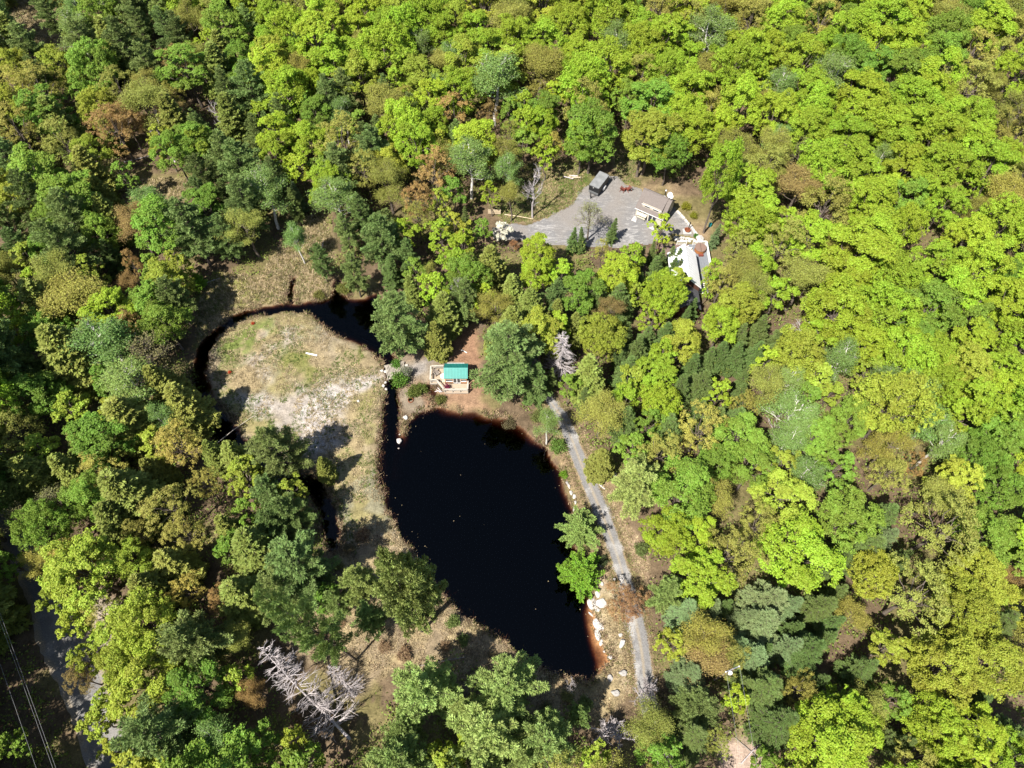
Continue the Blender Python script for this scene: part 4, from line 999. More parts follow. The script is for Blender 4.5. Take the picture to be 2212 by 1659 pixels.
# ------------------------------------------------------------------ uncountable ground cover
def blades(name, n, sampler, colf, label, cat, hgt, wid, k=6, spread=0.16):
    r = np.random.default_rng(len(name) + n); X, Y = sampler(r, n)
    Z = gz(X, Y); cols = colf(r, len(X))
    c = np.repeat(np.stack([X, Y, Z], 1), k, 0); N = len(c)
    c[:, :2] += r.normal(size=(N, 2)) * spread
    a = r.uniform(0, 6.283, N); lean = r.uniform(0.2, 1.1, N); h = hgt * r.uniform(0.5, 1.3, N)
    dr = np.stack([np.cos(a), np.sin(a), np.zeros(N)], 1); sd = np.stack([-np.sin(a), np.cos(a), np.zeros(N)], 1)
    w = (wid * r.uniform(0.6, 1.4, N))[:, None]
    tip = c + dr * (h * lean)[:, None] + np.array([0, 0, 1.0]) * (h * (1.15 - 0.6 * lean))[:, None]
    V = np.stack([c - sd * w, c + sd * w, tip], 1).reshape(-1, 3)
    me = np_mesh(name, V, np.arange(3 * N).reshape(N, 3), 'ground', col=np.repeat(np.repeat(cols, k, 0) * r.uniform(0.7, 1.3, (N, 1)), 3, 0))
    o = link(name, me); tag(o, label, cat, kind='stuff'); return o
def poly_sampler(polys, margin=0.0, avoid_water=0.25):
    P = [world_poly(p) for p in polys]
    def f(r, n):
        X = []; Y = []
        A = [max(1, (max(q[0] for q in p) - min(q[0] for q in p)) * (max(q[1] for q in p) - min(q[1] for q in p))) for p in P]
        for p, a in zip(P, A):
            m = int(n * a / sum(A)); x = r.uniform(min(q[0] for q in p), max(q[0] for q in p), m); y = r.uniform(min(q[1] for q in p), max(q[1] for q in p), m)
            ok = sdist(x, y, p) < margin
            x = x[ok]; y = y[ok]; ok = gw(x, y) > avoid_water; X.append(x[ok]); Y.append(y[ok])
        return np.concatenate(X), np.concatenate(Y)
    return f
MARSH = [(430,650),(470,590),(560,600),(600,540),(640,460),(690,450),(720,520),(712,620),(780,640),(730,650),(650,655),(560,672),(500,690),(455,725),(425,760)]
FOOT = [(700,1180),(860,1150),(905,1215),(940,1265),(985,1315),(1030,1350),(1110,1405),(1195,1452),(1275,1476),(1315,1440),(1290,1330),(1270,1290),(1290,1240),(1330,1260),(1360,1330),(1370,1420),(1360,1500),(1300,1560),(1000,1480),(880,1440),(760,1500),(640,1400),(620,1330),(760,1280)]
VERGE = [(1190,900),(1215,870),(1260,930),(1300,1010),(1340,1100),(1400,1200),(1410,1260),(1370,1240),(1310,1080),(1240,930)]
def own(x): return x
def col_under(r, n): return None
def grass(name, n, polys, pal, label, hgt, wid, k=6, thr=None, seed=0, spread=0.16):
    smp = poly_sampler(polys); st = {}
    def s2(r, n_):
        X, Y = smp(r, n_)
        if thr is not None:
            ok = fbm(X, Y, 2.6, 3, seed) > thr; X, Y = X[ok], Y[ok]
        return X, Y
    def cf(r, m):
        p = np.array(pal); return p[r.integers(0, len(p), m)] * r.uniform(0.75, 1.25, (m, 1))
    return blades(name, n, s2, cf, label, 'grass', hgt, wid, k, spread)
TAN = [(0.34, 0.27, 0.16), (0.29, 0.225, 0.13), (0.23, 0.18, 0.10), (0.38, 0.31, 0.19)]
grass('dry_grass', 15000, [MARSH, [(255,420),(300,390),(360,385),(415,400),(410,425),(330,432),(270,440)], [(20,0),(60,-20),(110,0),(120,60),(110,110),(90,110),(50,60)]], TAN + [(0.13, 0.12, 0.04), (0.16, 0.14, 0.05)], 'tan dry marsh grass beyond the ring stream', 0.45, 0.05)
grass('clearing_grass', 26000, [ISLE], TAN, 'short dry grass tufts scattered over the sandy clearing', 0.26, 0.04, 5, 0.46, 3, 0.13)
grass('green_grass', 22000, [ISLE, MARSH], [(0.09, 0.13, 0.03), (0.12, 0.14, 0.035), (0.075, 0.12, 0.025)], 'green grass patches in the sandy clearing', 0.24, 0.045, 6, 0.52, 9, 0.12)
grass('bank_grass', 20000, [FOOT, VERGE], TAN + [(0.15, 0.10, 0.06)], 'dry trampled grass on the banks of the pond and driveway', 0.28, 0.045, 5, 0.38, 21, 0.15)
grass('yard_grass', 7000, [[(1060,440),(1130,400),(1150,350),(1200,350),(1270,370),(1265,400),(1240,440),(1180,472),(1090,482)], [(1330,330),(1370,330),(1375,380),(1388,402),(1350,396),(1330,382)]], [(0.09, 0.14, 0.03), (0.12, 0.14, 0.035), (0.27, 0.21, 0.12), (0.2, 0.16, 0.08)], 'green and straw grass beside the gravel yard', 0.3, 0.05)
def verge(nm):
    def f(r, n):
        S = LANES[nm]; k = r.integers(0, len(S) - 1, n); t = r.random(n)
        a = np.array([S[q][0][:2] for q in k]); b = np.array([S[q + 1][0][:2] for q in k]); w = np.array([S[q][1] for q in k])
        d = unit(np.concatenate([b - a, np.zeros((n, 1))], 1))[:, :2]; sd = r.choice([-1, 1], n) * (w / 2 + r.exponential(0.45, n) - 0.28)
        p = a + (b - a) * t[:, None] + np.stack([d[:, 1], -d[:, 0]], 1) * sd[:, None]; ok = gw(p[:, 0], p[:, 1]) > 0.2
        return p[ok, 0], p[ok, 1]
    return f
blades('verge_grass', 9000, verge('driveway'), lambda r, m: np.array([(0.27, 0.21, 0.12), (0.20, 0.15, 0.085), (0.13, 0.15, 0.04), (0.16, 0.11, 0.07)])[r.integers(0, 4, m)], 'ragged grass and leaf litter along the driveway edges', 'grass', 0.24, 0.045, 5, 0.14)
def pond_specks():
    r = np.random.default_rng(8); x = r.uniform(-30, 15, 4000); y = r.uniform(14, 60, 4000); w_ = gw(x, y)
    keep = (w_ < -0.3) & (r.random(4000) < np.where(w_ > -1.6, 0.16, 0.012)); x = x[keep]; y = y[keep]; n = len(x)
    c = np.stack([x, y, np.full(n, WL + 0.012)], 1); V = leaf_quads(c, np.tile([0, 0, 1.0], (n, 1)) + r.normal(size=(n, 3)) * 0.02, r.uniform(0.06, 0.2, n), r)
    me = leaf_mesh('floating_leaves', V, 'straw', r); o = link('floating_leaves', me); o.color = (0.26, 0.2, 0.12, 1); tag(o, 'scattered leaves and pollen floating on the dark pond', 'leaves', kind='stuff')
pond_specks()
# reeds and brush hugging the waterline
def shore(r, n):
    x = r.uniform(-58, 28, n); y = r.uniform(10, 86, n); w_ = gw(x, y); ok = (w_ > -0.3) & (w_ < 0.8) & (fbm(x, y, 3.0, 3, 41) > 0.42); return x[ok], y[ok]
blades('shore_brush', 90000, shore, lambda r, m: np.array([(0.20, 0.14, 0.085), (0.13, 0.085, 0.06), (0.26, 0.2, 0.12), (0.10, 0.10, 0.035)])[r.integers(0, 4, m)], 'brown sedge and brush along the waterline', 'sedge', 0.5, 0.06, 5, 0.16)
# leafy undergrowth on the forest floor
def undergrowth():
    r = np.random.default_rng(5); n = 13000
    y = r.uniform(-8, 175, n); hw = 72 + 0.42 * np.maximum(y, 0); x = r.uniform(-1, 1, n) * hw
    U = [proj((a, b, 0)) for a, b in zip(x, y)]
    u = np.array([q[0] for q in U]); v = np.array([q[1] for q in U]); ok = np.ones(n, bool)
    for p in OPEN_A[:7]: ok &= sdist(u, v, p) > 4
    rd = [at(a, b) for a, b in [(-160,820),(-60,960),(20,1090),(85,1240),(150,1390),(215,1530),(285,1690),(330,1800)]]
    ok &= pdist(x, y, rd, [8.5] * 8) > 0
    x = x[ok]; y = y[ok]; k = 20; c = np.repeat(np.stack([x, y, gz(x, y)], 1), k, 0); N = len(c)
    hh = np.repeat(r.uniform(0.3, 1.0, len(x)) * (1 + 3.0 * (r.random(len(x)) < 0.35)), k)
    c += np.stack([r.normal(size=N) * 0.6, r.normal(size=N) * 0.6, r.random(N) * hh + 0.1], 1)
    V = leaf_quads(c, np.array([0, 0, 0.8]) + r.normal(size=(N, 3)) * 0.5, 0.3 * r.uniform(0.6, 1.4, N), r)
    me = leaf_mesh('undergrowth', V, 'leaf', r); o = link('undergrowth', me); o.color = (0.18, 0.23, 0.045, 1)
    tag(o, 'low leafy undergrowth on the forest floor', 'undergrowth', kind='stuff')
undergrowth()
# ------------------------------------------------------------------ rocks
def rock_mesh(seed, flat=0.6):
    r = np.random.default_rng(seed); bm = bmesh.new(); bmesh.ops.create_icosphere(bm, subdivisions=3, radius=1.0)
    cuts = [(unit(r.normal(size=(1, 3)))[0], r.uniform(0.6, 0.88)) for _ in range(11)]
    for v_ in bm.verts:
        p = np.array(v_.co)
        for n_, d in cuts:
            e = p @ n_ - d
            if e > 0: p = p - n_ * e
        p = p * (1 + 0.03 * r.normal()); p[2] *= flat; v_.co = p
    me = bpy.data.meshes.new('boulder'); bm.to_mesh(me); bm.free(); me.materials.append(M['rock']); return me
ROCKS = [rock_mesh(s, f) for s, f in ((1, 0.65), (2, 0.5), (3, 0.75), (4, 0.4))]
ROCKG = [m.copy() for m in ROCKS[:2]]
for m in ROCKG: m.materials.clear(); m.materials.append(M['rockgrey'])
def boulder(u, v, sx, sy, rz, label, i=0, grey=False, sink=0.35, group=None, hz=None, name='boulder'):
    p = gp(u, v); me = (ROCKG if grey else ROCKS)[i % (2 if grey else 4)]; o = link(name, me)
    h = hz if hz else (sx + sy) / 2
    o.location = (p.x, p.y, max(p.z, WL - 0.15) + h * 0.6 * (1 - sink) - h * 0.15); o.scale = (sx, sy, h); o.rotation_euler = (0, 0, rz)
    tag(o, label, 'rock', group); return o
def bb(cx, cy): return 1209.7 + cx * .3388, 1198 + cy * .3388
def rb(cx, cy): return 1186.6 + cx * .1935, 1013.8 + cy * .1935
def cb(cx, cy): return 806.5 + cx * .11806, 737.3 + cy * .11806
boulder(*cb(150, 530), .32, .3, .3, 'white boulder set back from the clearing end of the footbridge', 0)
boulder(*cb(225, 525), .4, .34, .7, 'white boulder at the upstream corner of the footbridge, clearing side', 2)
boulder(*cb(212, 740), .28, .27, 1.2, 'white boulder at the downstream corner of the footbridge, clearing side', 0)
boulder(*cb(182, 805), .27, .33, .2, 'angular white boulder one step below the footbridge corner', 1)
boulder(*cb(225, 850), .22, .3, .9, 'small white stone at the channel edge below the footbridge', 2)
boulder(*cb(560, 470), .32, .27, .4, 'white boulder at the cabin end of the footbridge rail', 2)
boulder(*cb(605, 440), .34, .28, .2, 'smaller white boulder behind the cabin end of the footbridge', 0)
boulder(*cb(585, 1392), .4, .5, .4, 'large white boulder in the shallows below the footbridge channel', 0, sink=0.2)
boulder(862, 950, .42, .55, .2, 'tall white boulder standing in the pond off the clearing', 2, sink=0.2)
boulder(863, 936, .2, .15, .2, 'small white stone beside the boulder in the pond', 1, sink=0.2)
boulder(860, 966, .16, .14, .2, 'tiny white stone just breaking the pond surface', 0, sink=0.2)
boulder(774, 867, .24, .3, .2, 'lone white stone on the edge of the sandy clearing', 0)
SL = 'bright white rock slab on the pond edge '
boulder(*bb(238, 255), .42, .55, .2, SL + 'above the big cracked slab', 3, hz=.35)
boulder(*bb(208, 316), .95, .85, .4, SL + 'beside the larch, big and flat', 3, hz=.4)
boulder(*bb(266, 306), .75, .85, 1.4, SL + 'uphill half of the cracked pair', 1, hz=.4)
boulder(*bb(240, 350), .5, .35, .1, SL + 'at the foot of the cracked pair', 3, hz=.3)
boulder(*bb(238, 440), .55, .8, .2, SL + 'long sloping piece below the budding tree', 1, hz=.4)
boulder(*bb(262, 465), .6, .55, .8, SL + 'squarish piece below the budding tree', 3, hz=.4)
boulder(*bb(245, 510), .45, .85, .1, SL + 'narrow piece running down to the orange shallows', 1, hz=.35)
boulder(*bb(262, 560), .28, .5, -.3, SL + 'last pointed piece over the orange shallows', 3, hz=.3)
boulder(*bb(200, 377), .15, .5, .8, 'thin white stone lying at the waterline under the cracked slabs', 1, hz=.2)
boulder(*bb(395, 565), .38, .85, -.6, 'long white boulder lying in dry grass beside the driveway', 0)
boulder(*bb(386, 512), .3, .3, .2, 'small white boulder under the red brown budding tree', 2)
boulder(*bb(320, 652), .32, .42, .5, 'white stone in dry grass above the orange shallows', 0)
boulder(*bb(283, 616), .16, .2, .5, 'tiny white stone at the orange shallows', 0)
boulder(*bb(400, 756), .58, .52, .3, 'round pale boulder beside the lower driveway', 0, grey=True)
boulder(*bb(322, 790), .4, .52, .1, 'shaded grey boulder at the foot of the pond', 1, grey=True)
boulder(*bb(352, 882), .6, .52, .1, 'round grey boulder farthest down the grassy verge', 0, grey=True)
boulder(*bb(397, 148), .4, .62, -.2, 'white boulder against the driveway edge', 2)
boulder(*bb(265, 186), .28, .38, .2, 'pale stone behind the bright larch', 0)
boulder(*bb(347, 156), .2, .22, .2, 'small pale stone between larch and driveway', 2)
boulder(*bb(262, 72), .36, .34, .2, 'grey stone in the shade of the bright larch', 0, grey=True)
for k, (cx, cy, sx, sy, a) in enumerate([(200,150,.2,.5,.4),(222,185,.2,.45,.3),(245,255,.25,.45,.3),(278,303,.3,.4,-.2),(290,365,.2,.4,-.1),(278,440,.16,.5,-.2)]):
    boulder(*rb(cx, cy), sx, sy, a, 'grey white kerb rock on the pond side of the driveway', k, group='kerb rocks on the pond side of the driveway', grey=k in (0, 5))
for k, (cx, cy, sx, sy, a) in enumerate([(508,25,.22,.5,.2),(543,112,.24,.55,.4),(575,178,.2,.4,.6),(603,210,.2,.3,.9),(655,72,.3,.25,.3),(730,60,.4,.4,.3)]):
    boulder(*rb(cx, cy), sx, sy, a, 'pale rock on the uphill side of the driveway', k, group='pale rocks on the uphill side of the driveway')

# ------------------------------------------------------------------ footbridge
A = at(835, 791, .3); B = at(835, 821, .3); A2 = at(877, 783, .3); B2 = at(874, 811, .3)
fb = empty('footbridge', ((A.x + B2.x) / 2, (A.y + B2.y) / 2, 0.0), 0, 'plank footbridge over the channel between clearing and cabin', 'bridge')
c0 = Vector(fb.location); n = 15; pm = None
d = ((A2 + B2) / 2 - (A + B) / 2); ang = math.atan2(d.y, d.x); W = (A - B).length; L = d.length
pl = MB(); pl.box((0, 0, 0), (L / n * 0.62, W, 0.06)); pm = bpy.data.meshes.new('plank'); pm.from_pydata(pl.v, [], pl.f); pm.update(); pm.materials.append(M['plankwood'])
for k in range(n):
    o = link('plank', pm, fb); t = (k + .5) / n - .5; o.location = (math.cos(ang) * t * L, math.sin(ang) * t * L, .33 + random.uniform(-.01, .01)); o.rotation_euler = (0, 0, ang + random.uniform(-.04, .04))
for s in (-1, 1):
    off = Vector((-math.sin(ang), math.cos(ang), 0)) * s * (W / 2 - .1); hx = Vector((math.cos(ang), math.sin(ang), 0)) * L / 2
    MB().beam(off - hx * 1.1 + Vector((0, 0, .22)), off + hx * 1.1 + Vector((0, 0, .22)), .16, .16).build('stringer', 'polewood', fb)
    off2 = Vector((-math.sin(ang), math.cos(ang), 0)) * s * (W / 2)
    MB().beam(off2 - hx * 1.05 + Vector((0, 0, .42)), off2 + hx * 1.05 + Vector((0, 0, .42)), .1, .1).build('edge_rail', 'plankwood', fb)
    for q in (-.95, .95):
        MB().box((off.x + hx.x * q, off.y + hx.y * q, -.25), (.14, .14, .9), ang).build('post', 'polewood', fb)

# ------------------------------------------------------------------ cabin on its deck
cx, cy, dz = -8.98, 58.75, 0.55     # cabin centre, deck height
cab = empty('cabin', (cx, cy, 0), 0, 'small cedar cabin with ribbed green metal roof by the pond', 'cabin')
# cabin body: 3.5 x 2.4, front wall faces the pond (-y)
hw, hd, ev, rg = 1.72, 1.2, 2.55, 3.33
wall = MB()
yf = -hd
for x0, x1 in ((-hw, -1.62), (-.62, -.50), (.72, .84), (1.60, hw)): wall.box(((x0 + x1) / 2, yf + .05, dz + 1.0), (x1 - x0, .1, 2.0))
wall.box((-1.12, yf + .05, dz + .30), (1.0, .1, .6)); wall.box((1.22, yf + .05, dz + .30), (.76, .1, .6))
wall.box((0, yf + .05, dz + 1.94), (2 * hw, .098, .14))
wall.box((0, hd - .05, dz + 1.0), (2 * hw, .1, 2.0))
for s in (-1, 1):
    X = s * (hw - .05)
    wall.add([(X - .05, -hd + .101, dz), (X - .05, hd - .101, dz), (X - .05, hd - .101, ev), (X - .05, 0, rg - .06), (X - .05, -hd + .101, ev), (X + .05, -hd + .101, dz), (X + .05, hd - .101, dz), (X + .05, hd - .101, ev), (X + .05, 0, rg - .06), (X + .05, -hd + .101, ev)],
             [(4, 3, 2, 1, 0), (5, 6, 7, 8, 9), (0, 1, 6, 5), (1, 2, 7, 6), (2, 3, 8, 7), (3, 4, 9, 8), (4, 0, 5, 9)])
wall.build('wall', 'cedar', cab)
MB().box((0, 0, dz + .02), (2 * hw - .2, 2 * hd - .2, .04)).build('floor', 'cedar', cab)
for x0, x1 in ((-1.62, -.62), (.84, 1.60)):
    w_ = MB().box(((x0 + x1) / 2, yf + .06, dz + 1.23), (x1 - x0, .03, 1.26)).build('window', 'glass', cab)
    MB().box(((x0 + x1) / 2, yf - .03, dz + .63), (x1 - x0 + .1, .12, .06)).build('sill', 'whitepaint', w_)
    MB().box(((x0 + x1) / 2, yf - .01, dz + 1.25), (x1 - x0, .05, .06)).build('muntin', 'lightwood', w_)
for x0, x1 in ((-.48, .10), (.12, .70)):
    dr = MB().box(((x0 + x1) / 2, yf + .05, dz + .94), (x1 - x0, .04, 1.84)).build('door', 'glass', cab)
    f = MB()
    for xx in (x0 + .035, x1 - .035): f.box((xx, yf + .01, dz + .94), (.07, .06, 1.86))
    f.box(((x0 + x1) / 2, yf + .012, dz + .06), (x1 - x0 - .14, .06, .12)); f.box(((x0 + x1) / 2, yf + .012, dz + 1.83), (x1 - x0 - .14, .06, .08)); f.build('frame', 'whitepaint', dr)
for s, nm in ((-1, 'roof'), (1, 'roof')):
    q = MB(); ox = 1.93; ye = s * 1.42; ze = rg - 1.42 * (rg - ev) / hd * 1.0
    q.slab([(-ox, 0, rg + .03), (ox, 0, rg + .03), (ox, ye, ze), (-ox, ye, ze)], .035)
    nn = 17
    for k in range(nn):
        x = -ox + .04 + (2 * ox - .08) * k / (nn - 1)
        q.beam((x, s * .03, rg + .045), (x, ye * .995, ze + .028), .035, .05)
    q.build(nm, 'greenroof', cab)
rc = MB(); rc.slab([(-1.94, -.14, rg - .01), (1.94, -.14, rg - .01), (1.94, 0, rg + .085), (-1.94, 0, rg + .085)], .02); rc.slab([(-1.94, .14, rg - .01), (1.94, .14, rg - .01), (1.94, 0, rg + .085), (-1.94, 0, rg + .085)], .02); rc.build('ridge_cap', 'greenroof', cab)
MB().beam((-1.5, 1.47, 2.42), (1.3, 1.47, 2.42), .04, .12).build('fascia', 'whitepaint', cab)
# deck
dk = empty('deck', (cx, cy, 0), 0, 'pale timber deck with rails around the green-roofed cabin', 'deck')
y0, y1 = -2.95, 1.6; x0, x1 = -4.3, 1.95
bd = MB()
def boards(xa, xb, ya, yb):
    y = ya
    while y < yb - .02:
        e = min(y + .135, yb); bd.box(((xa + xb) / 2 + random.uniform(-.01, .01), (y + e) / 2, dz - .02), (xb - xa, e - y - .012, .035)); y += .14
boards(-1.86, x1, y0, -1.3); boards(x0, -1.86, -1.16, y1)
bd.add([(-3.1, -1.16, dz - .003), (-1.86, -2.6, dz - .003), (-1.86, -1.16, dz - .003)], [(0, 1, 2)])
tag(bd.build('decking', 'deckwood', dk), kind='stuff')
fr = MB()
fr.box((.05, y0 + .05, dz - .17), (3.8, .06, .25)); fr.box((x1 - .03, -2.1, dz - .17), (.06, 1.6, .25)); fr.box((-3.1, y1, dz - .17), (2.4, .06, .25)); fr.box((x0, .2, dz - .17), (.06, 2.75, .25)); fr.box((-3.7, -1.2, dz - .17), (1.2, .06, .25))
fr.build('fascia', 'railwood', dk)
for xx, yy in ((-1.7, y0 + .2), (.1, y0 + .2), (1.8, y0 + .2), (x0 + .2, -1.0), (x0 + .2, 1.4), (-2, 1.4)): MB().box((xx, yy, dz / 2 - .15), (.14, .14, dz - .05)).build('footing', 'polewood', dk)
def rail(p, q, posts):
    pa, pb = Vector((*p, 0)), Vector((*q, 0)); z = Vector((0, 0, 1))
    MB().beam(pa + z * (dz + .95), pb + z * (dz + .95), .22, .05).build('hand_rail', 'railwood', dk)
    MB().beam(pa + z * (dz + .45), pb + z * (dz + .45), .05, .12).build('mid_rail', 'railwood', dk)
    for k in range(posts):
        t = k / max(1, posts - 1); c = pa.lerp(pb, t); MB().box((c.x, c.y, dz + .44), (.1, .1, .96)).build('post', 'railwood', dk)
rail((-1.8, y0 + .1), (x1 - .06, y0 + .1), 4); rail((x1 - .06, y0 + .22), (x1 - .06, -1.3), 3)
rail((x0 + .08, -1.0), (x0 + .08, y1 - .05), 3); rail((x0 + .2, y1 - .08), (-2.2, y1 - .08), 2); rail((x0 + .2, -1.08), (-3.15, -1.08), 2); rail((-3.1, -1.2), (-1.95, -2.75), 2)
# things on and around the deck
t = empty('round_table', (cx - 2.15, cy - .25, dz), 0, 'round white table on the cabin deck', 'table')
MB().lathe([(.46, .70), (.48, .72), (.48, .745), (.45, .75)], 20).build('table_top', 'whitepaint', t)
MB().tube([(0, 0, 0), (0, 0, .7)], .05, 8).build('leg', 'steel', t); MB().lathe([(.25, 0), (.22, .03), (.04, .05)], 16).build('base', 'steel', t)
def chair(loc, rz, mat, label, name='garden_chair', sc=1.0, group=None):
    o = empty(name, loc, rz, label, 'chair', group); o.scale = (sc, sc, sc)
    s = MB()
    for k in range(5): s.beam((-.27, -.26 + k * .12, .36 - k * .02), (.27, -.26 + k * .12, .36 - k * .02), .1, .025)
    s.build('seat', mat, o)
    for k in range(5): MB().beam((-.24 + .12 * k, .22, .3), (-.30 + .15 * k, .55, 1.0 - .04 * abs(k - 2)), .1, .025).build('back_slat', mat, o)
    for s_ in (-1, 1):
        MB().box((s_ * .34, 0, .58), (.12, .72, .03)).build('arm', mat, o); MB().box((s_ * .32, -.28, .28), (.06, .09, .56)).build('leg', mat, o)
        MB().beam((s_ * .30, -.28, .34), (s_ * .30, .5, .03), .04, .1).build('leg', mat, o)
    return o
chair((cx - 3.3, cy + .45, dz), .6, 'polewood', 'grey wooden chair on the side of the cabin deck')
pt = empty('potted_plant', (cx - 1.45, cy - 2.15, dz), 0, 'wine red potted plant at the corner of the cabin deck', 'plant')
MB().lathe([(.14, 0), (.19, .3), (.2, .32)], 14).build('pot', 'blackiron', pt)
r_ = np.random.default_rng(4); c_ = r_.normal(size=(420, 3)) * np.array([.2, .24, .22]) + np.array([0, 0, .62])
me = np_mesh('leaves', leaf_quads(c_, r_.normal(size=c_.shape), .15 * np.ones(len(c_)), r_), np.arange(len(c_) * 4).reshape(-1, 4), 'magenta'); link('leaves', me, pt)
bt = MB().box((cx - .55, cy - 2.3, dz + .06), (.5, .22, .1), .5).build('door_mat', 'blackiron'); tag(bt, 'small black mat lying on the cabin deck boards', 'mat')
bx = MB().box((cx - 2.05, cy - .98, dz + .22), (.5, .45, .42)).build('storage_box', 'lightwood'); tag(bx, 'orange wooden storage box against the cabin corner', 'box')
# steps down to the bank: driftwood pile
for k, (a, b) in enumerate((((1150, 870), (1230, 930)), ((1170, 900), (1270, 925)), ((1120, 905), (1210, 900)), ((1180, 850), (1260, 940)))):
    p = gp(*cb(*a), .12 + .05 * k); q = gp(*cb(*b), .12 + .05 * k)
    o = MB().tube([p, p.lerp(q, .5), q], [.07, .08, .05], 6).build('driftwood', 'deadwood'); tag(o, 'bleached driftwood branch piled beside the cabin deck', 'log', 'driftwood beside the cabin deck')
fp = gp(*cb(685, 1080)); o = MB().lathe([(.36, 0), (.40, .22), (.46, .22), (.47, 0)], 22, (0, 0, 0)).build('fire_ring', 'rust'); o.location = fp; tag(o, 'rusty round fire ring on the bank near the cabin', 'fire ring')
o = MB().beam((0, 0, .1), (1.0, -.55, .06), .14, .05).add([], []).build('plank', 'whitepaint'); o.location = gp(996, 756); tag(o, 'white board lying by the pine trunk behind the cabin', 'board')

# ------------------------------------------------------------------ bits lying about the clearing
def logline(name, a, b, r0, r1, mat, label, cat='log', z=.08):
    p = gp(*a, z + r0); q = gp(*b, z + r1)
    m = p.lerp(q, .5) + Vector((random.uniform(-.1, .1), random.uniform(-.1, .1), .02))
    o = MB().tube([p, m, q], [r0, (r0 + r1) / 2, r1], 7).build(name, mat); tag(o, label, cat); return o
p = gp(661, 763, .06); q = gp(685, 768, .06); o = MB().beam(p, q, .26, .1).build('plank', 'whitepaint'); tag(o, 'white plank lying in the middle of the sandy clearing', 'plank')
logline('log', (645, 872), (660, 875), .05, .03, 'deadwood', 'short pale stick lying on the sand')
logline('pole', (462, 962), (548, 900), .06, .035, 'railwood', 'thin white pole laid across the ring stream', 'pole', .3)
logline('log', (690, 560), (700, 520), .13, .05, 'deadwood', 'weathered stump log lying in the marsh')
logline('log', (780, 722), (792, 728), .07, .05, 'deadwood', 'broken branch lying in the dark pool', z=.25)
logline('log', (1090, 464), (1152, 474), .10, .06, 'lightwood', 'thin fallen trunk lying by the dead tree')
logline('log', (268, 352), (328, 336), .12, .05, 'deadwood', 'pale fallen trunk at the far marsh opening')
logline('log', (447, 612), (476, 602), .09, .05, 'deadwood', 'fallen branch beside the small larch in the marsh')
logline('log', (1005, 1420), (900, 1440), .09, .05, 'polewood', 'dark log lying in the grass among the pines')
logline('log', (1640, 1640), (1585, 1592), .08, .05, 'polewood', 'dark branch lying in the bare patch under the power line')
logline('log', (1600, 1650), (1650, 1600), .09, .04, 'deadwood', 'grey branch lying in the bare patch under the power line')
for k, (u, v) in enumerate(((547, 700), (468, 722), (497, 806))):
    b = gp(u, v); st, lv, R0, H0 = PROTO['shrub'][0]; o = empty('red_shrub', b, k, 'tiny orange red shrub on the edge of the sandy clearing', 'shrub', 'tiny red shrubs in the clearing'); o.scale = (.28, .28, .3)
    link('stems', st, o); c = link('leaves', lv, o); c.color = (.45, .06, .02, 1)

# ------------------------------------------------------------------ garage
gf = at(1372, 466, 0); fx = Vector((.85, -.525, 0)).normalized(); ga = math.atan2(fx.y, fx.x)
gar = empty('garage', (gf.x, gf.y, 0), ga, 'cream garage with taupe shingle roof and wide dormer', 'garage')
GW, GD, EZ, RZ = 5.3, 5.1, 2.2, 4.75; sl = (RZ - EZ) / (GD / 2 + .3)
def rz_(d): return EZ + (d + .3) * sl
w1 = MB()
w1.box((GW / 2, .06, 1.1), (GW, .12, 2.2)); w1.box((GW / 2, GD - .06, 1.1), (GW, .12, 2.2))
for X in (.06, GW - .06):
    w1.add([(X - .06, .121, 0), (X - .06, GD - .121, 0), (X - .06, GD - .121, rz_(.12)), (X - .06, GD / 2, RZ - .1), (X - .06, .121, rz_(.12) - .08), (X + .06, .121, 0), (X + .06, GD - .121, 0), (X + .06, GD - .121, rz_(.12)), (X + .06, GD / 2, RZ - .1), (X + .06, .121, rz_(.12) - .08)],
           [(4, 3, 2, 1, 0), (5, 6, 7, 8, 9), (0, 1, 6, 5), (1, 2, 7, 6), (2, 3, 8, 7), (3, 4, 9, 8), (4, 0, 5, 9)])
w1.build('wall', 'cream', gar)
MB().slab([(-.25, -.3, EZ), (GW + .25, -.3, EZ), (GW + .25, GD / 2, RZ), (-.25, GD / 2, RZ)], .12).build('roof', 'shingle', gar)
MB().slab([(-.25, GD + .3, EZ), (GW + .25, GD + .3, EZ), (GW + .25, GD / 2, RZ), (-.25, GD / 2, RZ)], .12).build('roof', 'shingle', gar)
MB().beam((-.25, GD / 2, RZ + .01), (GW + .25, GD / 2, RZ + .01), .3, .05).build('ridge_cap', 'shingle', gar)
MB().beam((-.27, -.33, EZ - .07), (GW + .27, -.33, EZ - .07), .05, .16).build('fascia', 'whitepaint', gar)
dd, dzv = .36, 3.62; xa, xb = .85, GW - .75
dm = MB().slab([(xa - .15, .22, 3.42), (xb + .2, .22, 3.42), (xb + .2, GD / 2, RZ + .06), (xa - .15, GD / 2, RZ + .06)], .1).build('dormer', 'shingle', gar)
f = MB(); f.box(((xa + xb) / 2, dd, (rz_(dd) + 3.55) / 2 - .1), (xb - xa, .1, 3.5 - rz_(dd) + .25))
for X in (xa + .05, xb - .05):
    f.add([(X - .05, dd + .051, rz_(dd) - .1), (X - .05, GD / 2 - .1, RZ - .2), (X - .05, GD / 2 - .1, RZ - .08), (X - .05, dd + .051, 3.5), (X + .05, dd + .051, rz_(dd) - .1), (X + .05, GD / 2 - .1, RZ - .2), (X + .05, GD / 2 - .1, RZ - .08), (X + .05, dd + .051, 3.5)], [(3, 2, 1, 0), (4, 5, 6, 7), (0, 1, 5, 4), (1, 2, 6, 5), (2, 3, 7, 6), (3, 0, 4, 7)])
f.build('dormer_wall', 'cream', dm)
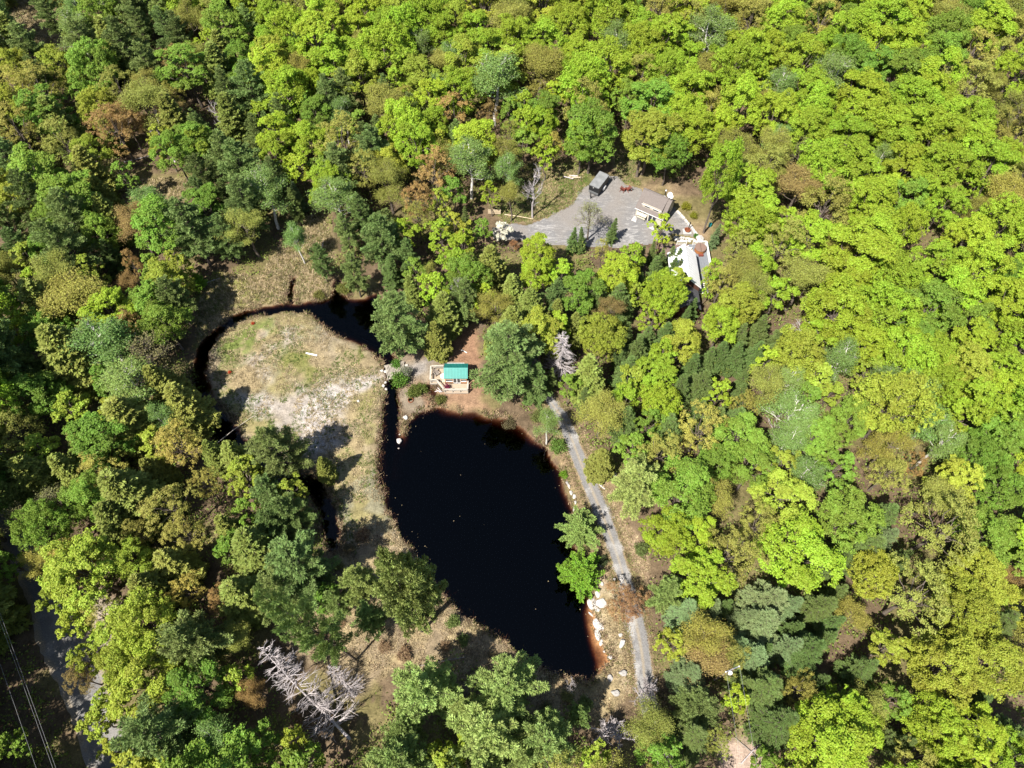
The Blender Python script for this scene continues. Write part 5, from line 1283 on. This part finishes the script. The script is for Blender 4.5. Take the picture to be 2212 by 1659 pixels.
MB().beam((xa - .15, .19, 3.37), (xb + .2, .19, 3.37), .05, .13).build('fascia', 'whitepaint', dm)
for X in (xa + 1.0, xb - 1.0): MB().box((X, dd - .06, 3.1), (1.0, .04, .36)).build('window', 'glass', dm)
fw = MB().box((1.25, -.02, 1.45), (1.9, .06, .8)).build('window', 'glass', gar)
fm = MB()
for X in (.3, 1.25, 2.2): fm.box((X, -.04, 1.45), (.07, .06, .9))
fm.box((1.25, -.04, 1.02), (1.83, .055, .07)); fm.build('frame', 'whitepaint', fw)
for X in (2.95, 3.75):
    dr = MB().box((X, -.02, 1.0), (.72, .06, 1.95)).build('door', 'glass', gar); q = MB()
    for s in (-1, 1): q.box((X + s * .36, -.045, 1.0), (.06, .06, 1.98))
    q.box((X, -.045, 1.95), (.66, .055, .07)); q.build('frame', 'whitepaint', dr)
MB().box((GW + .02, GD * .55, 1.3), (.05, .9, .9)).build('window', 'glass', gar)
MB().box((2.2, -.9, .1), (4.6, 1.3, .1)).build('doorstep', 'rock', gar)
sw = empty('porch_swing', (gf.x + fx.x * .95 + .18, gf.y + fx.y * .95 - .45, 0.06), ga, 'cream canopied garden swing in front of the garage window', 'bench')
MB().slab([(-.95, -.5, 1.28), (.95, -.5, 1.28), (.95, .35, 1.42), (-.95, .35, 1.42)], .05).build('canopy', 'cream', sw)
MB().box((0, -.05, .5), (1.6, .5, .1)).build('seat', 'cream', sw); MB().beam((-.8, .2, .8), (.8, .2, .8), .08, .5).build('backrest', 'cream', sw)
for s in (-1, 1):
    MB().beam((s * .9, -.5, 0), (s * .9, -.05, 1.3), .05, .05).build('leg', 'blackiron', sw); MB().beam((s * .9, .4, 0), (s * .9, -.05, 1.3), .05, .05).build('leg', 'blackiron', sw)
def gpt(x, y, z): return (gf.x + math.cos(ga) * x - math.sin(ga) * y, gf.y + math.sin(ga) * x + math.cos(ga) * y, z)
def dish(loc, rad, rz, label):
    o = empty('satellite_dish', loc, rz, label, 'dish')
    b = MB(); b.lathe([(.02, 0), (rad * .5, .05), (rad * .85, .15), (rad, .22), (rad * .98, .25), (rad * .83, .18), (rad * .48, .08), (.02, .03)], 22)
    b.xf(Matrix.Translation((0, -.1, .75)) @ Matrix.Rotation(math.radians(48), 4, 'X')); b.build('reflector', 'dish', o)
    MB().tube([(0, 0, -.25), (0, 0, .5), (0, -.06, .75)], .035, 8).build('mast', 'steel', o); MB().beam((0, -.25, .6), (0, -.85, 1.0), .03, .03).build('feed_arm', 'steel', o)
dish(gpt(GW - .75, GD / 2 + .3, RZ - .05), .52, .3, 'larger white satellite dish on the garage ridge')
dish(gpt(GW - .12, GD / 2 + .15, RZ - .05), .36, -.6, 'smaller white satellite dish at the garage gable')
ch = empty('stove_pipe', gpt(GW - 1.75, GD / 2 + 1.35, rz_(1.3) - .1), 0, 'black stove pipe with cap on the garage roof', 'chimney')
MB().tube([(0, 0, -.1), (0, 0, 1.5)], .1, 12).build('pipe', 'blackiron', ch); MB().lathe([(.2, 1.5), (.2, 1.56), (.03, 1.68)], 14).build('cap', 'steel', ch); MB().lathe([(.24, -.05), (.12, .2)], 14).build('flashing', 'whitepaint', ch)

# ------------------------------------------------------------------ trailer
tp = at(1273, 399, 2.3); tq = at(1296, 409, 2.3); fxv = (tq - tp); ta = math.atan2(fxv.y, fxv.x); TW, TL, TZ = 2.05, 4.2, 2.3
tr = empty('cargo_trailer', (tp.x, tp.y, .06), ta, 'black enclosed cargo trailer with grey roof on the gravel', 'trailer')
bd2 = MB(); bd2.add([(0, 0, .5), (TW, 0, .5), (TW, 0, TZ - .12), (TW - .06, .0, TZ), (.06, 0, TZ), (0, 0, TZ - .12), (0, TL, .5), (TW, TL, .5), (TW, TL, TZ - .12), (TW - .06, TL, TZ), (.06, TL, TZ), (0, TL, TZ - .12)],
    [(0, 1, 2, 3, 4, 5), (11, 10, 9, 8, 7, 6), (0, 6, 7, 1), (1, 7, 8, 2), (2, 8, 9, 3), (3, 9, 10, 4), (4, 10, 11, 5), (5, 11, 6, 0)]); bd2.build('body', 'black', tr)
MB().box((TW / 2, TL / 2, TZ + .02), (TW - .04, TL - .02, .05)).build('roof', 'trailerroof', tr)
MB().box((TW / 2, -.02, .76), (TW - .02, .04, .5)).build('stone_guard', 'trailergrey', tr)
tm = MB()
for X in (.01, TW - .01): tm.beam((X, -.02, TZ - .02), (X, TL + .02, TZ - .02), .07, .09)
tm.box((TW / 2, -.03, TZ - .06), (TW - .1, .05, .12)); tm.build('trim', 'trailergrey', tr)
MB().box((TW * .45, -.03, TZ - .36), (.14, .04, .12)).build('marker_lamp', 'whitepaint', tr)
for X in (-.02, TW + .02):
    s = -1 if X < 1 else 1
    fdr = MB(); 
    fdr.add([(X, 1.75, .42), (X, 1.85, .85), (X, 2.1, 1.0), (X, 2.6, 1.0), (X, 2.85, .85), (X, 2.95, .42)] + [(X + s * .26, a, b) for a, b in ((1.75, .42), (1.85, .85), (2.1, 1.0), (2.6, 1.0), (2.85, .85), (2.95, .42))], [(0, 1, 7, 6), (1, 2, 8, 7), (2, 3, 9, 8), (3, 4, 10, 9), (4, 5, 11, 10), (6, 7, 8, 9, 10, 11)]); fdr.build('fender', 'whitepaint', tr)
    wh = MB().tube([(X + s * .02, 2.35, .33), (X + s * .23, 2.35, .33)], .33, 18).build('wheel', 'rubber', tr); MB().tube([(X + s * .24, 2.35, .33), (X + s * .27, 2.35, .33)], .18, 14).build('rim', 'steel', wh)
for X in (.35, TW - .35): MB().beam((X, 0, .42), (TW / 2, -1.1, .42), .08, .1).build('tongue', 'blackiron', tr)
MB().tube([(TW / 2, -1.0, 0), (TW / 2, -1.0, .7)], .05, 8).build('jack', 'blackiron', tr)

# ------------------------------------------------------------------ yard things
q = at(1350, 412, 0.06)
chair((q.x - .45, q.y, .06), 2.6, 'redwood', 'rust red slatted chair on the gravel, turned towards the garage', 'slatted_chair', 1.25)
chair((q.x + .65, q.y + .1, .06), 3.7, 'redwood', 'rust red slatted chair on the gravel, turned away from its neighbour', 'slatted_chair', 1.25)
fpit = at(1484, 500, 0.06); o = empty('fire_pit', fpit, 0, 'rusty iron fire pit with black stove pipe beside the patio', 'fire pit')
MB().lathe([(.25, 0), (.55, .45), (.58, .5), (.52, .48), (.3, .1)], 18).build('bowl', 'rust', o); MB().tube([(.25, .4, 0), (.3, .45, 2.0)], .1, 10).build('pipe', 'blackiron', o); MB().box((0, 0, .03), (1.5, 1.2, .06)).build('base', 'rock', o)
for k in range(5): MB().beam((-.5 + .2 * k, -.1, .5), (-.42 + .18 * k, .3, .75), .05, .05).build('firewood', 'rust', o)
lp = gp(1236, 383)
for k in range(7):
    p = lp + Vector((random.uniform(-.9, .9), random.uniform(-.5, .5), .12 + .12 * (k % 3))); d = Vector((random.uniform(.6, 1.0), random.uniform(-.4, .4), 0)) * 1.0
    o = MB().tube([p - d, p + d], [.11, .10], 7).build('log', 'lightwood' if k % 2 else 'deadwood'); tag(o, 'cut log in the loose pile left of the black trailer', 'log', 'log pile beside the trailer')
rk = empty('wood_rack', gp(1068, 463), -.05, 'pale wooden pallet rack in the bushes at the yard entrance', 'rack')
for z in (.35, .75, 1.15): MB().beam((-1.2, 0, z), (1.2, 0, z), .06, .26).build('board', 'lightwood', rk)
for X in (-1.15, 0, 1.15): MB().box((X, .08, .7), (.1, .1, 1.4)).build('post', 'polewood', rk)
br = gp(1533, 489); o = empty('barrel', br, 0, 'teal plastic barrel by the foot of the tall maple', 'barrel'); MB().lathe([(.22, 0), (.28, .12), (.28, .75), (.22, .88), (.05, .9)], 16).build('body', 'teal', o); MB().lathe([(.1, .9), (.1, .95), (.02, .96)], 12).build('lid', 'black', o)

# stone kerb from garage to house, patio rocks
KB = [(1461.6, 458), (1470, 466), (1479, 476), (1485, 483), (1490, 488), (1496, 496), (1500, 502), (1505, 508), (1510, 513)]
kerb = empty('stone_kerb', gp(1485, 483), 0, 'curving white stone kerb from the garage to the house', 'kerb'); k0 = Vector(kerb.location)
P = [gp(*p) for p in KB]
for a, b in zip(P[:-1], P[1:]):
    n = max(1, int((b - a).length / .8))
    for k in range(n):
        s = a.lerp(b, k / n) - k0; e = a.lerp(b, (k + .94) / n) - k0
        MB().beam(s + Vector((0, 0, .14)), e + Vector((random.uniform(-.05, .05), random.uniform(-.05, .05), .14)), random.uniform(.36, .5), .36).build('stone', 'rock', kerb)
boulder(1512, 517.5, .75, 1.0, .3, 'big pale boulder at the end of the stone kerb', 2)
for k, (u, v) in enumerate([(1458,513),(1465,514),(1471,513),(1477,514),(1483,515),(1489,516),(1495,517),(1460,518),(1468,519),(1474,519),(1482,520),(1490,521),(1500,520),(1504,523)]):
    boulder(u, v, random.uniform(.3, .45), random.uniform(.24, .34), random.uniform(0, 3), 'patio edging rock between the fire pit and the house', k, group='patio edging rocks')

# ------------------------------------------------------------------ house with white roof
hx, hy = 29.7, 78.2
hs = empty('house', (hx, hy, 0), 0, 'house with bright white metal roof among the trees', 'house')
rH, eH, hwid, y0h, y1h = 6.1, 3.9, 2.5, -3.9, 3.9
def gable(xw, ya, yb, ez, rz):
    m = MB()
    m.box((-xw + .06, (ya + yb) / 2, ez / 2), (.12, yb - ya, ez)); m.box((xw - .06, (ya + yb) / 2, ez / 2), (.12, yb - ya, ez))
    for Y in (ya + .06, yb - .06):
        m.add([(-xw + .121, Y - .06, 0), (xw - .121, Y - .06, 0), (xw - .121, Y - .06, ez), (0, Y - .06, rz - .1), (-xw + .121, Y - .06, ez), (-xw + .121, Y + .06, 0), (xw - .121, Y + .06, 0), (xw - .121, Y + .06, ez), (0, Y + .06, rz - .1), (-xw + .121, Y + .06, ez)],
              [(0, 1, 2, 3, 4), (9, 8, 7, 6, 5), (0, 5, 6, 1), (1, 6, 7, 2), (2, 7, 8, 3), (3, 8, 9, 4), (4, 9, 5, 0)])
    return m
gable(2.25, y0h + .3, y1h - .3, eH, rH).build('wall', 'brownwall', hs)
for s in (-1, 1):
    q = MB(); q.slab([(0, y0h, rH), (0, y1h, rH), (s * hwid, y1h, eH - .2), (s * hwid, y0h, eH - .2)], .08)
    for k in range(14):
        y = y0h + .1 + (y1h - y0h - .2) * k / 13; q.beam((s * .05, y, rH + .0), (s * hwid * .99, y, eH - .16), .04, .05)
    q.build('roof', 'metalroof', hs)
MB().beam((0, y0h, rH + .02), (0, y1h, rH + .02), .3, .05).build('ridge_cap', 'metalroof', hs)
lo = gable(1.9, y0h - 3.4, y0h + .29, 2.9, 4.3); lo.build('wing_wall', 'brownwall', hs)
for s in (-1, 1): MB().slab([(0, y0h - 3.7, 4.35), (0, y0h + .25, 4.35), (s * 2.2, y0h + .25, 2.75), (s * 2.2, y0h - 3.7, 2.75)], .1).build('wing_roof', 'slate', hs)
for Y in (-2, 0.2, 2.2): 
    wn_ = MB().box((2.27, Y, 2.4), (.06, 1.0, 1.1)).build('window', 'glass', hs); MB().box((2.3, Y, 1.82), (.14, 1.1, .07)).build('sill', 'whitepaint', wn_)
MB().box((0.2, y1h - .28, 2.1), (1.6, .06, 2.0)).build('door', 'glass', hs)
# house deck
hd_ = empty('house_deck', (hx, hy, 0), 0, 'brown and grey deck wrapped around the white-roofed house', 'deck'); DZ = .95
def hboards(xa, xb, ya, yb, alongx, mat, nm):
    m = MB()
    if alongx:
        y = ya
        while y < yb - .05: m.box(((xa + xb) / 2, y + .065, DZ), (xb - xa, .128, .04)); y += .14
    else:
        x = xa
        while x < xb - .05: m.box((x + .065, (ya + yb) / 2, DZ), (.128, yb - ya, .04)); x += .14
    tag(m.build(nm, mat, hd_), kind='stuff')
hboards(-2.9, 2.3, 3.75, 8.3, False, 'browndeck', 'brown_decking'); hboards(2.45, 5.55, -.4, 8.3, False, 'greydeck', 'grey_decking')
sk = MB(); sk.box((1.3, 8.32, DZ - .3), (8.5, .05, .6)); sk.box((5.57, 3.95, DZ - .3), (.05, 8.6, .6)); sk.box((-2.93, 6.0, DZ - .3), (.05, 4.5, .6)); sk.build('skirt', 'brownwall', hd_)
for x_ in (-2.5, 0, 2.6, 5.3):
    for y_ in (.2, 4.2, 8.0): 
        if not (x_ < 2 and y_ < 3): MB().box((x_, y_, DZ / 2 - .1), (.16, .16, DZ)).build('footing', 'polewood', hd_)
def wrail(p, q, nbal):
    pa = Vector((*p, DZ + .95)); pb = Vector((*q, DZ + .95)); z = Vector((0, 0, 1))
    MB().beam(pa, pb, .2, .07).build('hand_rail', 'whitepaint', hd_); MB().beam(pa - z * .8, pb - z * .8, .06, .06).build('bottom_rail', 'whitepaint', hd_)
    m = MB()
    for k in range(nbal): c = pa.lerp(pb, (k + .5) / nbal); m.box((c.x, c.y, DZ + .55), (.05, .05, .74))
    tag(m.build('balusters', 'whitepaint', hd_), kind='stuff')
    for t in (0, 1): c = pa.lerp(pb, t); MB().box((c.x, c.y, DZ + .5), (.13, .13, 1.05)).build('post', 'whitepaint', hd_)
wrail((3.1, 8.2), (5.35, 8.2), 14); wrail((5.48, 8.1), (5.48, 3.3), 30); wrail((.2, 8.2), (1.9, 8.2), 10)
stp = empty('deck_stairs', (hx + 3.9, hy - .4, 0), 0, 'white slatted stairs leading off the grey house deck', 'stairs')
for k in range(6): MB().box((0, -.2 - .3 * k, DZ - .12 - .15 * k), (1.6, .2, .06)).build('tread', 'whitepaint', stp)
for s in (-1, 1): MB().beam((s * .75, 0, DZ - .1), (s * .75, -1.9, .05), .08, .22).build('stringer', 'whitepaint', stp)
tub = empty('hot_tub', (hx + 4.2, hy + 6.8, DZ + .02), 0, 'round wood-sided hot tub with brown cover on the house deck', 'hot tub')
MB().lathe([(.93, 0), (.98, .1), (.98, .85)], 28).build('side', 'tubwood', tub)
cv = MB().lathe([(1.02, .84), (1.03, .95), (.98, .98)], 28).build('cover', 'tubcover', tub); MB().box((0, 0, .985), (.05, 1.98, .02)).build('fold_seam', 'blackiron', cv)
MB().box((0.05, -1.2, .17), (.8, .4, .34)).build('step', 'redwood', tub)
chair((hx + 2.2, hy + 7.0, DZ + .02), 2.4, 'whitepaint', 'white lounge chair on the house deck beside the tub', 'lounge_chair', 1.1)
ps = MB().box((0, 0, .05), (1.3, 1.6, .1), .1).build('patio_mat', 'lightwood'); ps.location = (hx + 2.55, hy + 8.0 - 0.9, DZ + .02); ps.scale = (.6, .5, .3); tag(ps, 'tan mat lying on the house deck near the steps', 'mat')

# ------------------------------------------------------------------ power lines
def pole(loc, h, label, rz=0, trans=False):
    o = empty('utility_pole', loc, rz, label, 'pole')
    MB().tube([(0, 0, -.5), (0, 0, h)], [.16, .11], 10).build('pole_shaft', 'polewood', o); MB().beam((-1.0, 0, h - .25), (1.0, 0, h - .25), .09, .12).build('crossarm', 'steel', o)
    for X in (-.9, .9): MB().lathe([(.05, 0), (.09, .06), (.09, .14), (.04, .22)], 10, (X, 0, h - .18)).build('insulator', 'dish', o)
    if trans: MB().lathe([(.2, 0), (.24, .05), (.24, .55), (.18, .62)], 16, (-.38, -.28, h - .75)).build('transformer', 'whitepaint', o)
    return o
pp = at(1583, 1445, 9.5); pole((pp.x, pp.y, 0), 9.5, 'wooden utility pole with white transformer among the hillside trees', .35, True)
ep = Vector((pp.x + 1.6, pp.y - 45, 0)); pole(ep, 9.5, 'wooden utility pole outside the hillside woods', .0)
def wire(a, b, sag, label, group, r=.012):
    pts = [a.lerp(b, t) - Vector((0, 0, sag * 4 * t * (1 - t))) for t in np.linspace(0, 1, 26)]
    o = MB().tube(pts, r, 5).build('power_line', 'wire'); tag(o, label, 'wire', group)
ca, sa = math.cos(.35), math.sin(.35)
for s in (-.9, .9): wire(Vector((pp.x + s * ca, pp.y + s * sa, 9.55)), Vector((ep.x + s, ep.y, 9.55)), .7, 'thin wire running from the transformer pole on the hillside', 'wires from the hillside pole')
a = at(0, 1388, 9); b = at(97, 1659, 9); dv = (b - a).normalized(); P0 = a - dv * 42; P1 = b + dv * 22
for nm, p in (('at the far end of the overhead wires', P0), ('at the near end of the overhead wires', P1)): pole((p.x, p.y, 0), 9.2, 'roadside utility pole ' + nm, math.atan2(dv.y, dv.x) + 1.57)
sdv = Vector((dv.y, -dv.x, 0))
for s in (-.9, -.62, .9): wire(P0 + sdv * s + Vector((0, 0, .25)), P1 + sdv * s + Vector((0, 0, .25)), .6, 'overhead wire running beside the gravel road', 'overhead wires beside the gravel road', .013)

unused = [m for m in bpy.data.meshes if m.users == 0]
for m in unused: bpy.data.meshes.remove(m)
print('TRIS', sum(sum(len(p.vertices) - 2 for p in m.polygons) if len(m.polygons) < 5000 else len(m.polygons) * (len(m.polygons[0].vertices) - 2) for m in bpy.data.meshes))
